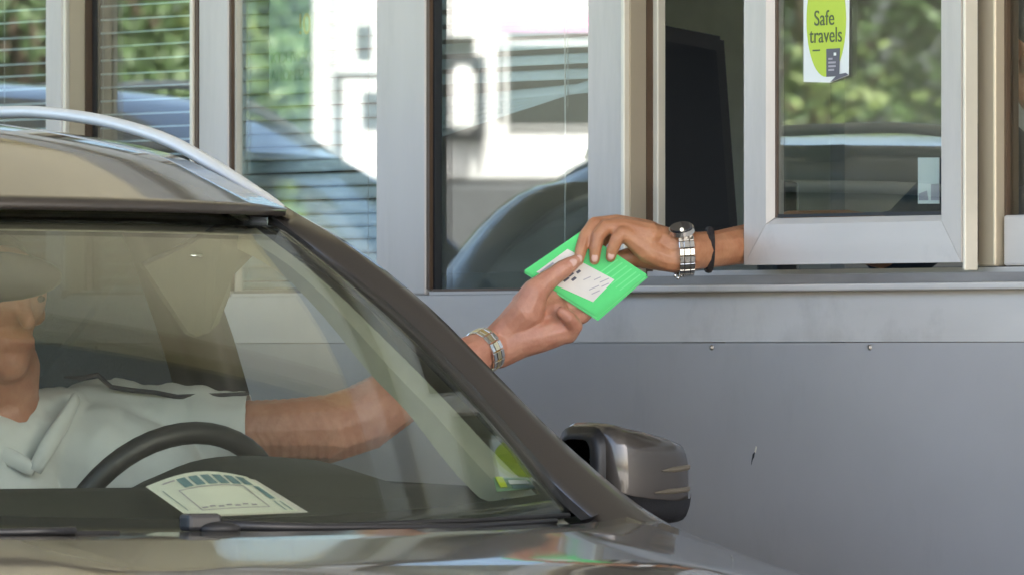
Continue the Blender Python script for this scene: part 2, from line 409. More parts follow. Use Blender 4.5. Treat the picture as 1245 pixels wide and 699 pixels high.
box('edge_trim', (-1.0235, -1.006), (FY + .0425, FY + .058), (1.44, ZT), 'cream', bt, bev=.002)
# bottom gaskets under the fixed panes
for a, b in ((-4.5, -3.86), (-3.74, -2.7515), (-2.68, -2.2855), (-2.164, -1.7335), (-1.577, -1.1375)):
    box('bottom_gasket', (a, b), (FY + .004, FY + .03), (1.4155, 1.425), 'bronze', bt)
    box('bottom_bead', (a, b), (FY - .001, FY + .0035), (1.4155, 1.4205), 'alu_h', bt)
# panes
for a, b, y in ((-4.5, -3.86, 1.515), (-3.74, -2.752, 1.515), (-2.685, -2.20, 1.556), (-2.168, -1.734, 1.518), (-1.581, -1.138, 1.52)):
    box('window_pane', (a, b), (y, y + .006), (1.422, ZT), 'bglass', bt)
# sill and slider tracks
box('sill_nose', (-1.137, X1), (FY - .022, FY + .0), (1.4155, 1.4265), 'alu_h', bt, bev=.003)
box('sill_track', (-1.0, X1), (FY + .0005, FY + .075), (1.4155, 1.432), 'track', bt)
box('track_rib', (-1.0, X1), (FY - .012, FY - .006), (1.427, 1.441), 'track', bt)
box('track_rib', (-1.0, X1), (FY + .018, FY + .024), (1.4325, 1.449), 'alu_h', bt)
box('track_rib', (-1.0, X1), (FY + .054, FY + .060), (1.4325, 1.449), 'alu_h', bt)
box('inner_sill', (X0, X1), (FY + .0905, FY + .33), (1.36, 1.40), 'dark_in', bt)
# sliding sash in the front track
ss = empty('sash_tmp', (0, 0, 0)); bpy.data.objects.remove(ss)
sy0, sy1 = 1.468, 1.496
sx0, sx1, sz0, sz1 = -0.677, -0.133, 1.456, 2.09
gx0, gx1, gz0 = -0.612, -0.188, 1.527
def mitre(name, pts, parent, m='alu_h'):
    """frame member with a chamfered inner edge; pts = outer0, outer1, inner1, inner0 (x,z)"""
    (a, b, c, d) = pts
    def ins(p, q, f): return (p[0] + (q[0] - p[0]) * f, p[1] + (q[1] - p[1]) * f)
    e, g = ins(d, a, 0.13), ins(c, b, 0.13)
    vs = [(a[0], sy0, a[1]), (b[0], sy0, b[1]), (g[0], sy0, g[1]), (e[0], sy0, e[1]), (c[0], sy0 + .011, c[1]), (d[0], sy0 + .011, d[1]),
          (a[0], sy1, a[1]), (b[0], sy1, b[1]), (c[0], sy1, c[1]), (d[0], sy1, d[1])]
    fs = [(0, 1, 2, 3), (3, 2, 4, 5), (5, 4, 8, 9), (9, 8, 7, 6), (0, 6, 7, 1), (0, 3, 5, 9, 6), (1, 7, 8, 4, 2)]
    o = mesh(name, vs, fs, m, parent)
    bm = bmesh.new(); bm.from_mesh(o.data); bmesh.ops.recalc_face_normals(bm, faces=bm.faces); bm.to_mesh(o.data); bm.free()
    return o
g = .0004
sash = mitre('sliding_sash', [(sx0, sz0), (sx1, sz0), (gx1, gz0), (gx0, gz0)], bt)
mitre('stile', [(sx0, sz0 + 3 * g), (sx0, sz1), (gx0, sz1 - .07), (gx0, gz0 + 3 * g)], sash, 'alu')
mitre('stile', [(sx1, sz0 + 3 * g), (sx1, sz1), (gx1, sz1 - .07), (gx1, gz0 + 3 * g)], sash, 'alu')
mitre('top_rail', [(sx0 + g, sz1), (sx1 - g, sz1), (gx1 - g, sz1 - .07), (gx0 + g, sz1 - .07)], sash)
box('sash_pane', (gx0 - .003, gx1 + .003), (1.482, 1.487), (gz0 - .003, sz1 - .07), 'sglass', sash)
box('glazing_bead', (gx0, gx0 + .006), (1.4795, 1.4818), (gz0 + .0015, sz1 - .071), 'bronze', sash)
box('glazing_bead', (gx0 + .0065, gx1), (1.4795, 1.4818), (gz0 + .001, gz0 + .006), 'rubber', sash)
box('sash_edge', (sx1 + .0005, sx1 + .007), (sy0 + .002, sy1 - .001), (sz0 - .012, sz1), 'cream', sash, bev=.002)
# rear-track sash and its stile to the right of the sliding sash
box('rear_sash_stile', (-0.150, -0.108), (1.512, 1.55), (1.45, ZT), 'warm_alu', bt, bev=.003)
box('edge_trim', (-0.1075, -0.101), (1.530, 1.552), (1.45, ZT), 'bronze', bt)
box('rear_sash_rail', (-0.1005, 1.78), (1.522, 1.55), (1.45, 1.526), 'alu_h', bt, bev=.004)
box('window_pane', (-0.1005, 1.78), (1.536, 1.541), (1.5265, ZT), 'rglass', bt)
post(1.785, 1.90)
# head, roof, floor, back and end walls
box('window_head', (X0, X1), (FY - .01, FY + .09), (ZT + .001, 2.22), 'alu_h', bt)
box('roof_slab', (X0 - .25, X1 + .25), (1.42, 3.60), (2.221, 2.33), 'panel', bt, bev=.01)
box('ceiling', (X0 + .05, X1 - .05), (1.60, 3.38), (2.19, 2.22), 'light_in', bt)
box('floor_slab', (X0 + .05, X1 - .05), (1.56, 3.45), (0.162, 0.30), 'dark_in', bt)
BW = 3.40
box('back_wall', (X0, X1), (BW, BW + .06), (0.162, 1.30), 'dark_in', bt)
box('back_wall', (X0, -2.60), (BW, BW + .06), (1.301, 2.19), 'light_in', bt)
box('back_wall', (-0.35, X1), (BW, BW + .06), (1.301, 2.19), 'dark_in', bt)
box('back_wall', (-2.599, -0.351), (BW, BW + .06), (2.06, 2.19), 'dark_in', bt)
for xx in (-2.59, -2.14, -2.02, -1.20, -0.41):
    box('back_mullion', (xx, xx + .05), (BW - .002, BW + .05), (1.302, 2.059), 'alu', bt, bev=.003)
for a, b in ((-2.54, -2.14), (-1.97, -1.20), (-1.15, -0.41)):
    box('back_pane', (a, b), (BW + .02, BW + .025), (1.302, 2.059), 'bglass', bt)
box('end_wall', (X0, X0 + .05), (1.60, BW - .001), (0.3, 2.19), 'panel', bt)
box('end_wall', (X1 - .05, X1), (1.60, BW - .001), (0.3, 2.19), 'panel', bt)
# partition behind the pass-through window
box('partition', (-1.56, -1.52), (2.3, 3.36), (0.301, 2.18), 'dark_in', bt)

# notice film behind the left window glass
nf = empty('window_notice', (-2.05, 1.53, 1.86), 'pale green notice film with faint reversed lettering inside the window', 'notice')
YN = 1.53
box('film', (-2.095, -1.925), (YN, YN + .001), (1.752, 2.00), 'notice', nf)
text('lettering', '10!', 0.05, (-1.975, YN - .001, 1.865), 'gilt', nf, xdir=(-1, 0, 0), sx=1.0)
text('lettering', 'ATERWEKTX', 0.027, (-2.012, YN - .001, 1.812), 'olive', nf, xdir=(-1, 0, 0), sx=1.0)
text('lettering', 'SDE SPMOHA', 0.027, (-2.014, YN - .001, 1.782), 'olive', nf, xdir=(-1, 0, 0), sx=0.95)

# ------------------------------------------------------------------ venetian blinds
def slat_mesh(L, wdt, tilt_deg):
    vs = []; fs = []; n = 5
    for i, x in enumerate((0, L)):
        for k in range(n):
            u = -0.5 + k / (n - 1)
            a = u * wdt; h = -0.12 * wdt * (4 * u * u)
            c, s = math.cos(rad(tilt_deg)), math.sin(rad(tilt_deg))
            vs.append((x, a * c - h * s, a * s + h * c))
    for k in range(n - 1): fs.append((k, k + 1, n + k + 1, n + k))
    me = mesh('slat', vs, fs, 'slat', smooth=True, data_only=True)
    return me
def blind(label, x0, x1, y, zlo, zhi, pitch, tilt_deg, fan=0):
    e = empty('venetian_blind', ((x0 + x1) / 2, y, zhi), label, 'blind', 'white blinds inside the booth windows')
    me = slat_mesh(x1 - x0, 0.025, tilt_deg)
    n = int((zhi - zlo) / pitch)
    for i in range(n):
        o = bpy.data.objects.new('slat', me); put(o, e)
        z = zhi - .03 - i * pitch
        o.location = Vector((x0, y, z)) - e.location
        o.rotation_euler = (0, rad(random.uniform(-.25, .25)), 0)
        md = o.modifiers.new('thickness', 'SOLIDIFY'); md.thickness = 0.0006
        if fan and i >= n - fan:
            k = i - (n - fan) + 1
            o.location = Vector((x0, y, zhi - .03 - (n - fan) * pitch - k * 0.0135)) - e.location
            o.rotation_euler = (0, rad(-1.9 * k), 0)
    box('head_rail', (x0, x1), (y - .014, y + .014), (zhi - .02, zhi + .012), 'slat', e, bev=.002)
    zl = zhi - .03 - n * pitch
    for f in ((0.16, 0.84) if not fan else (0.3, 0.78)):
        xx = x0 + (x1 - x0) * f
        tube('ladder_cord', [(xx, y - .012, zhi - .02), (xx, y - .012, zl + (0.02 if not fan else .09))], 0.0008, 'cord', e, seg=5)
    if not fan: box('bottom_rail', (x0, x1), (y - .011, y + .011), (zl - .002, zl + .008), 'slat', e, bev=.002)
    return e
blind('open-slatted white blind in the window left of the round tan jamb', -3.90, -2.86, 1.60, 1.44, 2.07, 0.0235, 6)
blind('open white blind with thin bright slat edges behind the dark sliding window', -2.80, -2.345, 1.615, 1.44, 2.07, 0.0235, 3)
blind('closed pale teal blind hanging to the sill behind the car roof', -2.335, -1.80, 1.60, 1.44, 2.07, 0.0225, 60)
b4 = blind('half raised blind with sagging slats in the window left of the counter opening', -1.72, -1.20, 1.60, 1.64, 2.07, 0.0245, 45, fan=5)
tube('pull_cord', [(-1.305, 1.575, 2.05), (-1.303, 1.575, 1.6), (-1.306, 1.575, 1.43)], 0.0013, 'cord', b4, seg=6)
blind('white blind with slats in the window at the far end of the booth', -4.49, -3.87, 1.60, 1.44, 2.07, 0.0235, -30)

# ------------------------------------------------------------------ monitor inside the counter opening
def slab(name, pts, th, m, parent, bev=0.004):
    o = poly(name, pts, m, parent, th, (VIEW * -1))
    bm = bmesh.new(); bm.from_mesh(o.data)
    bmesh.ops.bevel(bm, geom=bm.edges[:], offset=bev, segments=2, affect='EDGES'); bm.to_mesh(o.data); bm.free()
    return o
mn = empty('monitor', at(850, 300, 14.5), 'black flat monitor seen through the open counter window', 'monitor')
mp_ = lambda px, py, o=0: at(px, py, 14.55 + .0003 * (px - 830) + .0003 * (160 - py) + o)
slab('housing', [mp_(760, 22), mp_(880, 45), mp_(898, 290), mp_(764, 300)], 0.035, 'blackp', mn, 0.006)
poly('screen', [mp_(766, 42, -.003), mp_(871, 62, -.003), mp_(887, 276, -.003), mp_(768, 284, -.003)], 'screen', mn, 0.004, -VIEW)
box('stand', (-1.30, -1.24), (1.95, 2.0), (1.402, 1.6), 'blackp', mn, bev=.01)
box('base', (-1.40, -1.16), (1.84, 2.05), (1.401, 1.415), 'blackp', mn, bev=.005)
ct = empty('counter', (-0.9, 1.9, 0.3), 'dark counter along the inside of the booth windows', 'counter')
box('counter_top', (-3.6, 1.7), (1.835, 2.12), (1.36, 1.40), 'dark_in', ct, bev=.004)
for xx in (-3.4, -1.5, 1.5): box('leg', (xx, xx + .05), (1.95, 2.0), (0.301, 1.359), 'dark_in', ct)
box('back_board', (-3.6, -0.95), (2.125, 2.15), (1.36, 1.46), 'dark_in', ct)

# ------------------------------------------------------------------ stickers on the sash
st = empty('round_sticker_sheet', (-0.50, 1.48, 1.73), 'white sticker with lime green oval reading Safe travels on the sash glass', 'sticker')
ys = 1.4790
def ongl(px, py): # point on the outside of the sash glass
    d = VIEW + RIGHT * ((px - 622.5) / FPX) + UP * ((430 - py) / FPX)
    t = (ys - CAM.y) / d.y
    return CAM + d * t
A = [ongl(977, -45), ongl(977, 100), ongl(1010, 101), ongl(1032, 92), ongl(1033, -45)]
poly('paper', A, 'stk', st, 0.0006, (0, -1, 0))
poly('curled_corner', [ongl(1010, 100.5), ongl(1032, 91.5), ongl(1029, 89), ongl(1019, 91)] , 'stkgrey', st, 0.0004, (0, -1, 0)).location += Vector((0, -.0012, 0))
cx, cz = ongl(1005, 25).x, ongl(1005, 25).z
rx = ongl(1029, 25).x - cx; rz = ongl(1005, 25 - 69).z - cz
poly('lime_oval', [(cx + rx * math.cos(a), ys - .0008, cz + rz * math.sin(a)) for a in [2 * math.pi * k / 48 for k in range(48)]], 'lime', st, 0.0005, (0, -1, 0))
p = ongl(1003, 24); text('lettering', 'Safe', 0.033, (p.x, ys - .0014, p.z + .001), 'stkink', st, sx=0.98)
p = ongl(1005, 44); text('lettering', 'travels', 0.033, (p.x, ys - .0014, p.z), 'stkink', st, sx=0.94)
poly('grey_logo_block', [ongl(1005.5, 60), ongl(1022, 59), ongl(1021, 93), ongl(1005.5, 94)], 'stkgrey', st, 0.0004, (0, -1, 0)).location += Vector((0, -.0013, 0))
for k, wd in enumerate((5, 9, 9, 7)):
    a = ongl(1008.5, 71 + k * 4.5); b = ongl(1008.5 + wd, 73 + k * 4.5)
    box('logo_line', (a.x, b.x), (ys - .0022, ys - .0018), (b.z, a.z), 'inkp', st)
a = ongl(1015, 64.5); b = ongl(1018, 68); box('logo_mark', (a.x, b.x), (ys - .0022, ys - .0018), (b.z, a.z), 'stk', st)
a = ongl(989, 61); b = ongl(998, 62.5); box('small_print', (a.x, b.x), (ys - .0016, ys - .0013), (b.z, a.z), 'stkink', st)
# small paper on the inside of the sash
ip = empty('paper_slip', (-0.22, 1.49, 1.55), 'small pale paper slip in the lower right corner of the sash glass', 'paper')
def oninner(px, py, y):
    d = VIEW + RIGHT * ((px - 622.5) / FPX) + UP * ((430 - py) / FPX); return CAM + d * ((y - CAM.y) / d.y)
poly('sheet', [oninner(1116, 192, 1.4885), oninner(1142, 192, 1.4885), oninner(1142, 248, 1.4885), oninner(1116, 248, 1.4885)], 'stk', ip, 0.0006, (0, -1, 0))
poly('printed_corner', [oninner(1132, 224, 1.4882), oninner(1142, 224, 1.4882), oninner(1142, 244, 1.4882), oninner(1132, 244, 1.4882)], 'inkp', ip, 0.0002, (0, -1, 0)).location += Vector((0, -.0002, 0))
poly('printed_corner', [oninner(1117, 236, 1.4882), oninner(1127, 232, 1.4882), oninner(1129, 244, 1.4882), oninner(1117, 244, 1.4882)], 'inkp', ip, 0.0002, (0, -1, 0)).location += Vector((0, -.0002, 0))

# ------------------------------------------------------------------ car
EDGE = [(-.63, 1.523), (-.70, 1.540), (-.80, 1.567), (-.944, 1.604), (-1.152, 1.634), (-1.413, 1.647), (-1.8, 1.656), (-2.1, 1.662), (-2.4, 1.662), (-2.55, 1.640), (-2.62, 1.618)]
def edge_z(x): return float(np.interp(-x, [-e[0] for e in EDGE], [e[1] for e in EDGE]))
def belt_z(x): return 1.115 + max(0, -x) * 0.022
def belt_y(x): return float(np.interp(x, [-3.0, -2.6, -1.5, -.3, .1], [.70, .80, .835, .815, .80]))
def can_y(x): return float(np.interp(x, [-2.75, -2.3, -1.2, -.65], [.56, .635, .655, .625]))
def side_y(x, u):
    """half width of the body at height fraction u (0 sill .. 1 belt)"""
    taper = 1 - 0.14 * max(0, (x - .45) / .75) ** 2 - 0.12 * max(0, (-2.3 - x) / .7) ** 2
    return (0.90 + .035 * math.sin(math.pi * min(1, u * 1.15)) - .10 * max(0, u - .78) / .22) * taper
def crest_z(x): return float(np.interp(x, [-.3, -.05, .1, .3, .6, 1.0, 1.2], [1.12, 1.100, 1.074, 1.034, .985, .91, .83]))
def top_z(x): return belt_z(x) if x < -.3 else (crest_z(x))

def build_car(name, loc, label, paint, main=True):
    e = empty(name, (0, 0, 0), label, 'car')
    P = paint
    # --- roof
    n, k = 26, 21
    ed = cr(EDGE, n); secs = []
    for i, q in enumerate(ed):
        s = i / (n - 1); row = []
        for j in range(k):
            t = -1 + 2 * j / (k - 1)
            hx = 0.080 * (1 - t * t) * (1 - s) - 0.06 * (1 - t * t) * s
            yy = t * (can_y(q[0]) - .035); cz = (.004 + .034 * min(1, s * 3.2)) * (1 - t * t)
            row.append((q[0] + hx, yy, q[1] + cz))
        secs.append(row)
    roof = solid(loft('roof', secs, P, e, flip=True), .012, -1)
    hl = loft('headliner', [[(v[0] - .02, v[1] * .97, v[2] - .03) for v in r] for r in secs], 'trim', e)
    # --- roof shoulders (cant rails) and pillars
    for sgn in (1, -1):
        sec = []
        for q in cr(EDGE, 40):
            x, z = q[0], q[1]; cy = can_y(x)
            sec.append([(x, sgn * (cy - .037), z - .001), (x, sgn * (cy - .018), z - .006), (x, sgn * (cy - .004), z - .022), (x, sgn * (cy + .004), z - .048), (x, sgn * (cy - .02), z - .060), (x, sgn * (cy - .05), z - .05)])
        loft('cant_rail', sec, P, e, flip=(sgn > 0))
        ch = [(x, sgn * (can_y(x) + .007), edge_z(x) - .052) for x in np.linspace(-.80, -2.28, 26)]
        ch += [(-2.40, sgn * .662, 1.585), (-2.50, sgn * .68, 1.548), (-2.61, sgn * .708, 1.49), (-2.70, sgn * .735, 1.41), (-2.745, sgn * .757, 1.31), (-2.73, sgn * .775, 1.20)]
        ch += [(-2.6, sgn * .80, 1.175)] + [(x, sgn * (belt_y(x) + .008), belt_z(x) - .014) for x in np.linspace(-2.4, -.35, 20)]
        tube('chrome_strip', ch, .0105, 'rail', e, seg=8)
        # A pillar: loft between windscreen edge and outer edge
        inn = cr([(-.655, .578, 1.518), (-.529, .602, 1.448), (-.401, .632, 1.357), (-.275, .660, 1.262), (-.172, .676, 1.186), (-.03, .698, 1.092), (.06, .715, 1.045)], 22)
        out = cr([(-.672, .622, 1.523), (-.538, .652, 1.466), (-.389, .682, 1.380), (-.263, .711, 1.284), (-.147, .746, 1.189), (-.02, .790, 1.098), (.10, .815, 1.045)], 22)
        secA = []; strip = []; trimA = []
        tb = cr([(-.75, .60, 1.470), (-.665, .648, 1.432), (-.585, .665, 1.372), (-.495, .675, 1.288), (-.425, .69, 1.235), (-.32, .70, 1.14), (-.24, .71, 1.085), (-.20, .71, 1.04)], 22)
        for i in range(22):
            I = Vector(inn[i]); O = Vector(out[i]); nb = Vector((.34, .35, .87))
            m1 = I.lerp(O, .18) + nb * .007; m2 = I.lerp(O, .55) + nb * .016; m3 = I.lerp(O, .86) + nb * .010
            bk = O + Vector((-.055, .004, -.012)); b2 = O + Vector((-.06, -.03, -.015))
            secA.append([Vector((p.x, sgn * p.y, p.z)) for p in (I + nb * .003, m1, m2, m3, O, bk, b2)])
            a1 = I + nb * .0036 - (O - I) * .16; a2 = I + nb * .0045
            strip.append([Vector((p.x, sgn * p.y, p.z)) for p in (a1 + Vector((0, 0, -.001)), a1.lerp(a2, .5) + nb * .004, a2 + nb * .003)])
            T = Vector(tb[i]); I2 = I + Vector((-.012, -.012, -.012))
            mid = I2.lerp(T, .62) + Vector((.004, -.055, .004))
            trimA.append([Vector((p.x, sgn * p.y, p.z)) for p in (I2 + Vector((.0, -.004, 0)), I2.lerp(mid, .5) + Vector((.006, -.008, .003)), mid, T.lerp(mid, .4) + Vector((0, -.006, 0)), T, T + Vector((0, .06, 0)), Vector(out[i]) + Vector((-.05, -.015, -.01)))])
        solid(loft('windscreen_pillar', secA, P, e, flip=(sgn < 0)), .004, -1)
        loft('pillar_gasket', strip, 'rubber', e)
        loft('pillar_trim', trimA, 'trim', e, smooth=False)
        # B pillar, C pillar
        def upr(nm, xb, xt, wd, mm, inset=.0):
            q = [(xb, belt_y(xb) - inset, belt_z(xb) - .02), ((xb + xt) / 2, (belt_y(xb) + can_y(xt)) / 2 - inset + .012, (belt_z(xb) + edge_z(xt)) / 2 - .03), (xt, can_y(xt) - inset, edge_z(xt) - .045)]
            loft(nm, [[(p[0], sgn * p[1], p[2]), (p[0] - wd, sgn * p[1], p[2]), (p[0] - wd, sgn * (p[1] - .05), p[2]), (p[0], sgn * (p[1] - .05), p[2])] for p in cr(q, 7)], mm, e, closed=True, caps=True)
        upr('centre_pillar', -1.02, -1.00, .13, 'blackp')
        upr('rear_pillar', -1.98, -1.96, .09, 'blackp')
        # side glass
        def sg(nm, xa, xb_, gm='cglass2'):
            rows = []
            for f in np.linspace(0, 1, 7):
                row = []
                for x in np.linspace(xa, xb_, 9):
                    zt = edge_z(x) - .052; yt = can_y(x) - .008
                    if x < -2.28:
                        tt = (-2.28 - x) / .46; zt = zt - (zt - 1.17) * tt ** 1.8; yt = yt + (belt_y(x) - yt) * tt ** 1.8
                    zb = belt_z(x); yb = belt_y(x) - .012
                    row.append((x, sgn * (yb + (yt - yb) * f + .012 * math.sin(math.pi * f)), zb + (zt - zb) * f))
                rows.append(row)
            loft(nm, rows, gm, e)
        sg('rear_door_window', -1.15, -1.96); sg('quarter_window', -2.05, -2.71)
        if not (main and sgn > 0): sg('front_door_window', -.74, -1.02, 'cglass3')
        # D pillar
        dp = []
        for f in np.linspace(0, 1, 12):
            x = -2.30 - .42 * f
            o1 = Vector((-2.30 - .43 * f ** .8, .645 + .16 * f, 1.605 - .43 * f ** 1.9)); o2 = Vector((-2.60 - .38 * f ** .8, .55 + .16 * f, 1.620 - .47 * f ** 1.6))
            mm_ = o1.lerp(o2, .5) + Vector((-.02, .035, .01))
            dp.append([Vector((p.x, sgn * p.y, p.z)) for p in (o1, o1.lerp(mm_, .55) + Vector((0, .01, .004)), mm_, mm_.lerp(o2, .5) + Vector((-.012, .008, .004)), o2)])
        loft('tail_pillar', dp, P, e, flip=(sgn < 0))
        # --- body side panels
        wx = (.62, -2.13)
        def panel(nm, xa, xb_, hb=True):
            nx = max(3, int(abs(xb_ - xa) / .04)); nz = 14; vs = []; fs = []
            for i in range(nx + 1):
                x = xa + (xb_ - xa) * i / nx; zt = top_z(x)
                for j in range(nz + 1):
                    u = j / nz; z = .36 + (zt - .36) * u
                    y = side_y(x, u)
                    if x > -.3: y -= .055 * max(0, u - .86) / .14 * min(1, (x + .3) / .3) ** .5
                    vs.append((x, sgn * y, z))
            for i in range(nx):
                for j in range(nz):
                    a = i * (nz + 1) + j; q = [a, a + 1, a + nz + 2, a + nz + 1]
                    c = sum((Vector(vs[t]) for t in q), Vector()) / 4
                    if any((c.x - w_) ** 2 + (c.z - .36) ** 2 < .385 ** 2 for w_ in wx): continue
                    fs.append(q if sgn < 0 else q[::-1])
            return solid(mesh(nm, vs, fs, P, e, True), .006, -1)
        panel('fender', 1.16, -.235)
        for nm, a, b in (('front_door', -.242, -1.085), ('rear_door', -1.092, -1.98)):
            d = panel(nm, a, b); xm = b + .14
            tube('handle', [(xm - .09, sgn * .925, .99), (xm - .06, sgn * .95, .99), (xm + .06, sgn * .95, .99), (xm + .09, sgn * .925, .99)], .011, P, d, seg=8)
        panel('quarter_panel', -1.987, -2.95)
        box('sill', (-1.85, .30), (sgn * .80, sgn * .905), (.26, .37), 'blackp', e, bev=.02)
        for xw in wx:
            tube('arch_lip', [(xw + .392 * math.cos(a), sgn * (side_y(xw, .3) + .004), .36 + .392 * math.sin(a)) for a in np.linspace(0, math.pi, 20)], .014, 'blackp', e, seg=6)
            wh = empty('tmpw', (0, 0, 0)); bpy.data.objects.remove(wh)
            ty = []
            for a in np.linspace(0, 2 * math.pi, 33):
                ca, sa = math.cos(a), math.sin(a)
                ty.append([(xw + r * ca, sgn * yv, .36 + r * sa) for r, yv in ((.235, .70), (.33, .69), (.355, .72), (.36, .80), (.355, .88), (.33, .905), (.235, .895))])
            tyre = loft('wheel', ty, 'tyre', e)
            rm = []
            for a in np.linspace(0, 2 * math.pi, 33):
                ca, sa = math.cos(a), math.sin(a)
                rm.append([(xw + r * ca, sgn * yv, .36 + r * sa) for r, yv in ((.24, .893), (.225, .89), (.215, .84), (.06, .85), (.05, .88), (.001, .885))])
            loft('rim', rm, 'rim', tyre)
            for q in range(5):
                a = q * 2 * math.pi / 5
                tube('spoke', [(xw + .04 * math.cos(a), sgn * .875, .36 + .04 * math.sin(a)), (xw + .225 * math.cos(a), sgn * .885, .36 + .225 * math.sin(a))], [.03, .022], 'rim', tyre, seg=6)
        # roof rail
        rl = cr([(-.672, .612, 1.522), (-.70, .628, 1.535), (-.752, .632, 1.552), (-.883, .634, 1.600), (-1.025, .636, 1.644), (-1.188, .637, 1.674), (-1.354, .638, 1.691), (-1.50, .638, 1.696), (-1.9, .637, 1.695), (-2.2, .628, 1.698), (-2.36, .62, 1.690), (-2.44, .615, 1.665)], 46)
        rr = [.0035 + .006 * min(1, i / 8) * min(1, (45 - i) / 4) for i in range(46)]
        tube('roof_rail', [(p[0], sgn * p[1], p[2]) for p in rl], rr, 'rail', e, seg=12, flat=1.25)
        for xs in (-1.62, -2.36):
            box('rail_foot', (xs - .05, xs + .05), (sgn * .612, sgn * .640), (edge_z(xs) - .012, edge_z(xs) + .018), 'blackp', e, bev=.008)
        # mirror
        mir_parts(e, sgn, P)
        # sail triangle at the foot of the pillar
        poly('mirror_sail', [(-.235, sgn * .785, 1.118), (-.06, sgn * .80, 1.104), (-.235, sgn * .735, 1.215)], 'blackp', e, .012, (0, sgn, 0))
        # lamps
        bm = bmesh.new(); ellipsoid(bm, (1.02, sgn * .60, .77), (.15, .17, .085)); frombm('headlight', bm, 'lamp', e, True)
        bm = bmesh.new(); ellipsoid(bm, (-2.93, sgn * .66, .95), (.06, .14, .17)); frombm('tail_light', bm, 'redlamp', e, True)
    # --- hood
    secs = []
    for i in range(24):
        s = i / 23; row = []
        for j in range(31):
            t = -1 + 2 * j / 30
            xr = .275 - .29 * abs(t) ** 2.2; x = xr + (1.06 - .10 * t * t - xr) * s
            yy = t * (.775 - .045 * s)
            z = crest_z(x) + float(np.interp(x, [-.05, .1, .27, .6, 1.06], [.004, .022, .044, .055, .035])) * (1 - abs(t) ** 3) + .012 * max(0, 1 - ((abs(t) - .62) / .12) ** 2) * (1 - s * .3) * 0.25
            if s < .06: z -= .004
            row.append((x, yy, z))
        secs.append(row)
    solid(loft('hood', secs, P, e, flip=True), .01, -1)
    # --- front end
    secs = []
    for f, (xo, z0) in enumerate(((1.05, .90), (1.12, .84), (1.15, .70), (1.17, .55), (1.16, .40), (1.08, .30))):
        secs.append([(xo - .16 * abs(t) ** 2.4, t * .79, z0) for t in np.linspace(-1, 1, 17)])
    loft('front_bumper', secs, P, e, flip=True)
    box('grille', (1.135, 1.19), (-.38, .38), (.60, .80), 'blackp', e, bev=.02)
    for zz in (.65, .70, .75): box('grille_bar', (1.19, 1.20), (-.36, .36), (zz - .008, zz + .008), 'chrome', e)
    # --- rear end
    secs = []
    for xo, hw, z0 in ((-2.61, .54, 1.618), (-2.72, .58, 1.575), (-2.84, .62, 1.49), (-2.93, .66, 1.36), (-2.98, .71, 1.14)):
        secs.append([(xo - .03 * (1 - t * t), t * hw, z0 + .02 * (1 - t * t)) for t in np.linspace(-1, 1, 11)])
    loft('rear_window', secs, 'cglass2', e)
    secs = []
    for xo, hw, z0 in ((-2.98, .72, 1.145), (-3.0, .80, 1.0), (-2.99, .82, .75), (-3.02, .82, .6), (-3.03, .80, .45), (-2.95, .78, .33)):
        secs.append([(xo + .10 * abs(t) ** 3, t * hw, z0) for t in np.linspace(-1, 1, 13)])
    loft('tailgate', secs, P, e)
    box('underbody', (-2.8, 1.0), (-.72, .72), (.24, .34), 'blackp', e)
    # --- windscreen
    def ws(s, t, inset=0.0):
        xb = .125 - .165 * t * t; xt = -.565 - .088 * t * t
        yb, yt = .705, .598
        z = (1.062 + .032 * t * t) * (1 - s) + (1.521 + .002 * (1 - t * t)) * s
        b = .030 * math.sin(math.pi * s)
        return Vector((xb + (xt - xb) * s + b * .5 - inset * .5, (yb + (yt - yb) * s) * t, z + b * .86 - inset * .86))
    wsc = solid(loft('windscreen', [[ws(s, t) for t in np.linspace(-1, 1, 33)] for s in np.linspace(0, 1, 21)], 'cglass', e, flip=False), .005, -1)
    def band(nm, f, mm='frit'):
        return loft(nm, f, mm, wsc)
    band('border_band', [[ws(s, t, .007) for t in np.linspace(-1, 1, 33)] for s in (0.0, .035, .07)])
    band('border_band', [[ws(s, t, .007) for t in np.linspace(-1, 1, 33)] for s in (.978, .99, 1)])
    for sg_ in (1, -1):
        band('border_band', [[ws(s, sg_ * t, .0075) for t in (.955 - .03 * max(0, .25 - s) / .25, .98, 1)] for s in np.linspace(.07, 1.0, 16)])
    # cowl
    secs = []
    for t in np.linspace(-1, 1, 25):
        xr = .275 - .29 * abs(t) ** 2.2
        secs.append([(xr - .012, t * .74, crest_z(xr) + .006 * (1 - t ** 4)), (xr - .045, t * .735, 1.064), (xr - .12, t * .73, 1.055)])
    loft('cowl', secs, 'blackp', e)
    if not main: 
        e.location = loc; return e
    # --- wipers
    wp = tube('wiper_arm', [(.235, -.10, 1.088), (.235, .05, 1.083), (.20, .34, 1.080), (.12, .55, 1.085)], [.008, .006, .005, .004], 'blackp', e, seg=8)
    box('pivot_cap', (.222, .250), (-.150, -.095), (1.080, 1.104), 'blackp', wp, bev=.006, seg=2)
    bm = bmesh.new(); ellipsoid(bm, (.250, -.100, 1.083), (.016, .032, .010)); frombm('pivot_nut', bm, 'rubber', wp, True)
    tube('blade', [(.20, -.02, 1.082), (.19, .20, 1.086), (.15, .40, 1.088), (.08, .60, 1.092)], .004, 'rubber', wp, seg=6)
    wp2 = tube('wiper_arm', [(.262, -.34, 1.083), (.262, -.42, 1.083), (.20, -.66, 1.08)], [.006, .005, .004], 'blackp', e, seg=8)
    tube('blade', [(.262, -.27, 1.079), (.23, -.46, 1.080), (.15, -.66, 1.085)], .004, 'rubber', wp2, seg=6)
    # --- dashboard
    secs = []
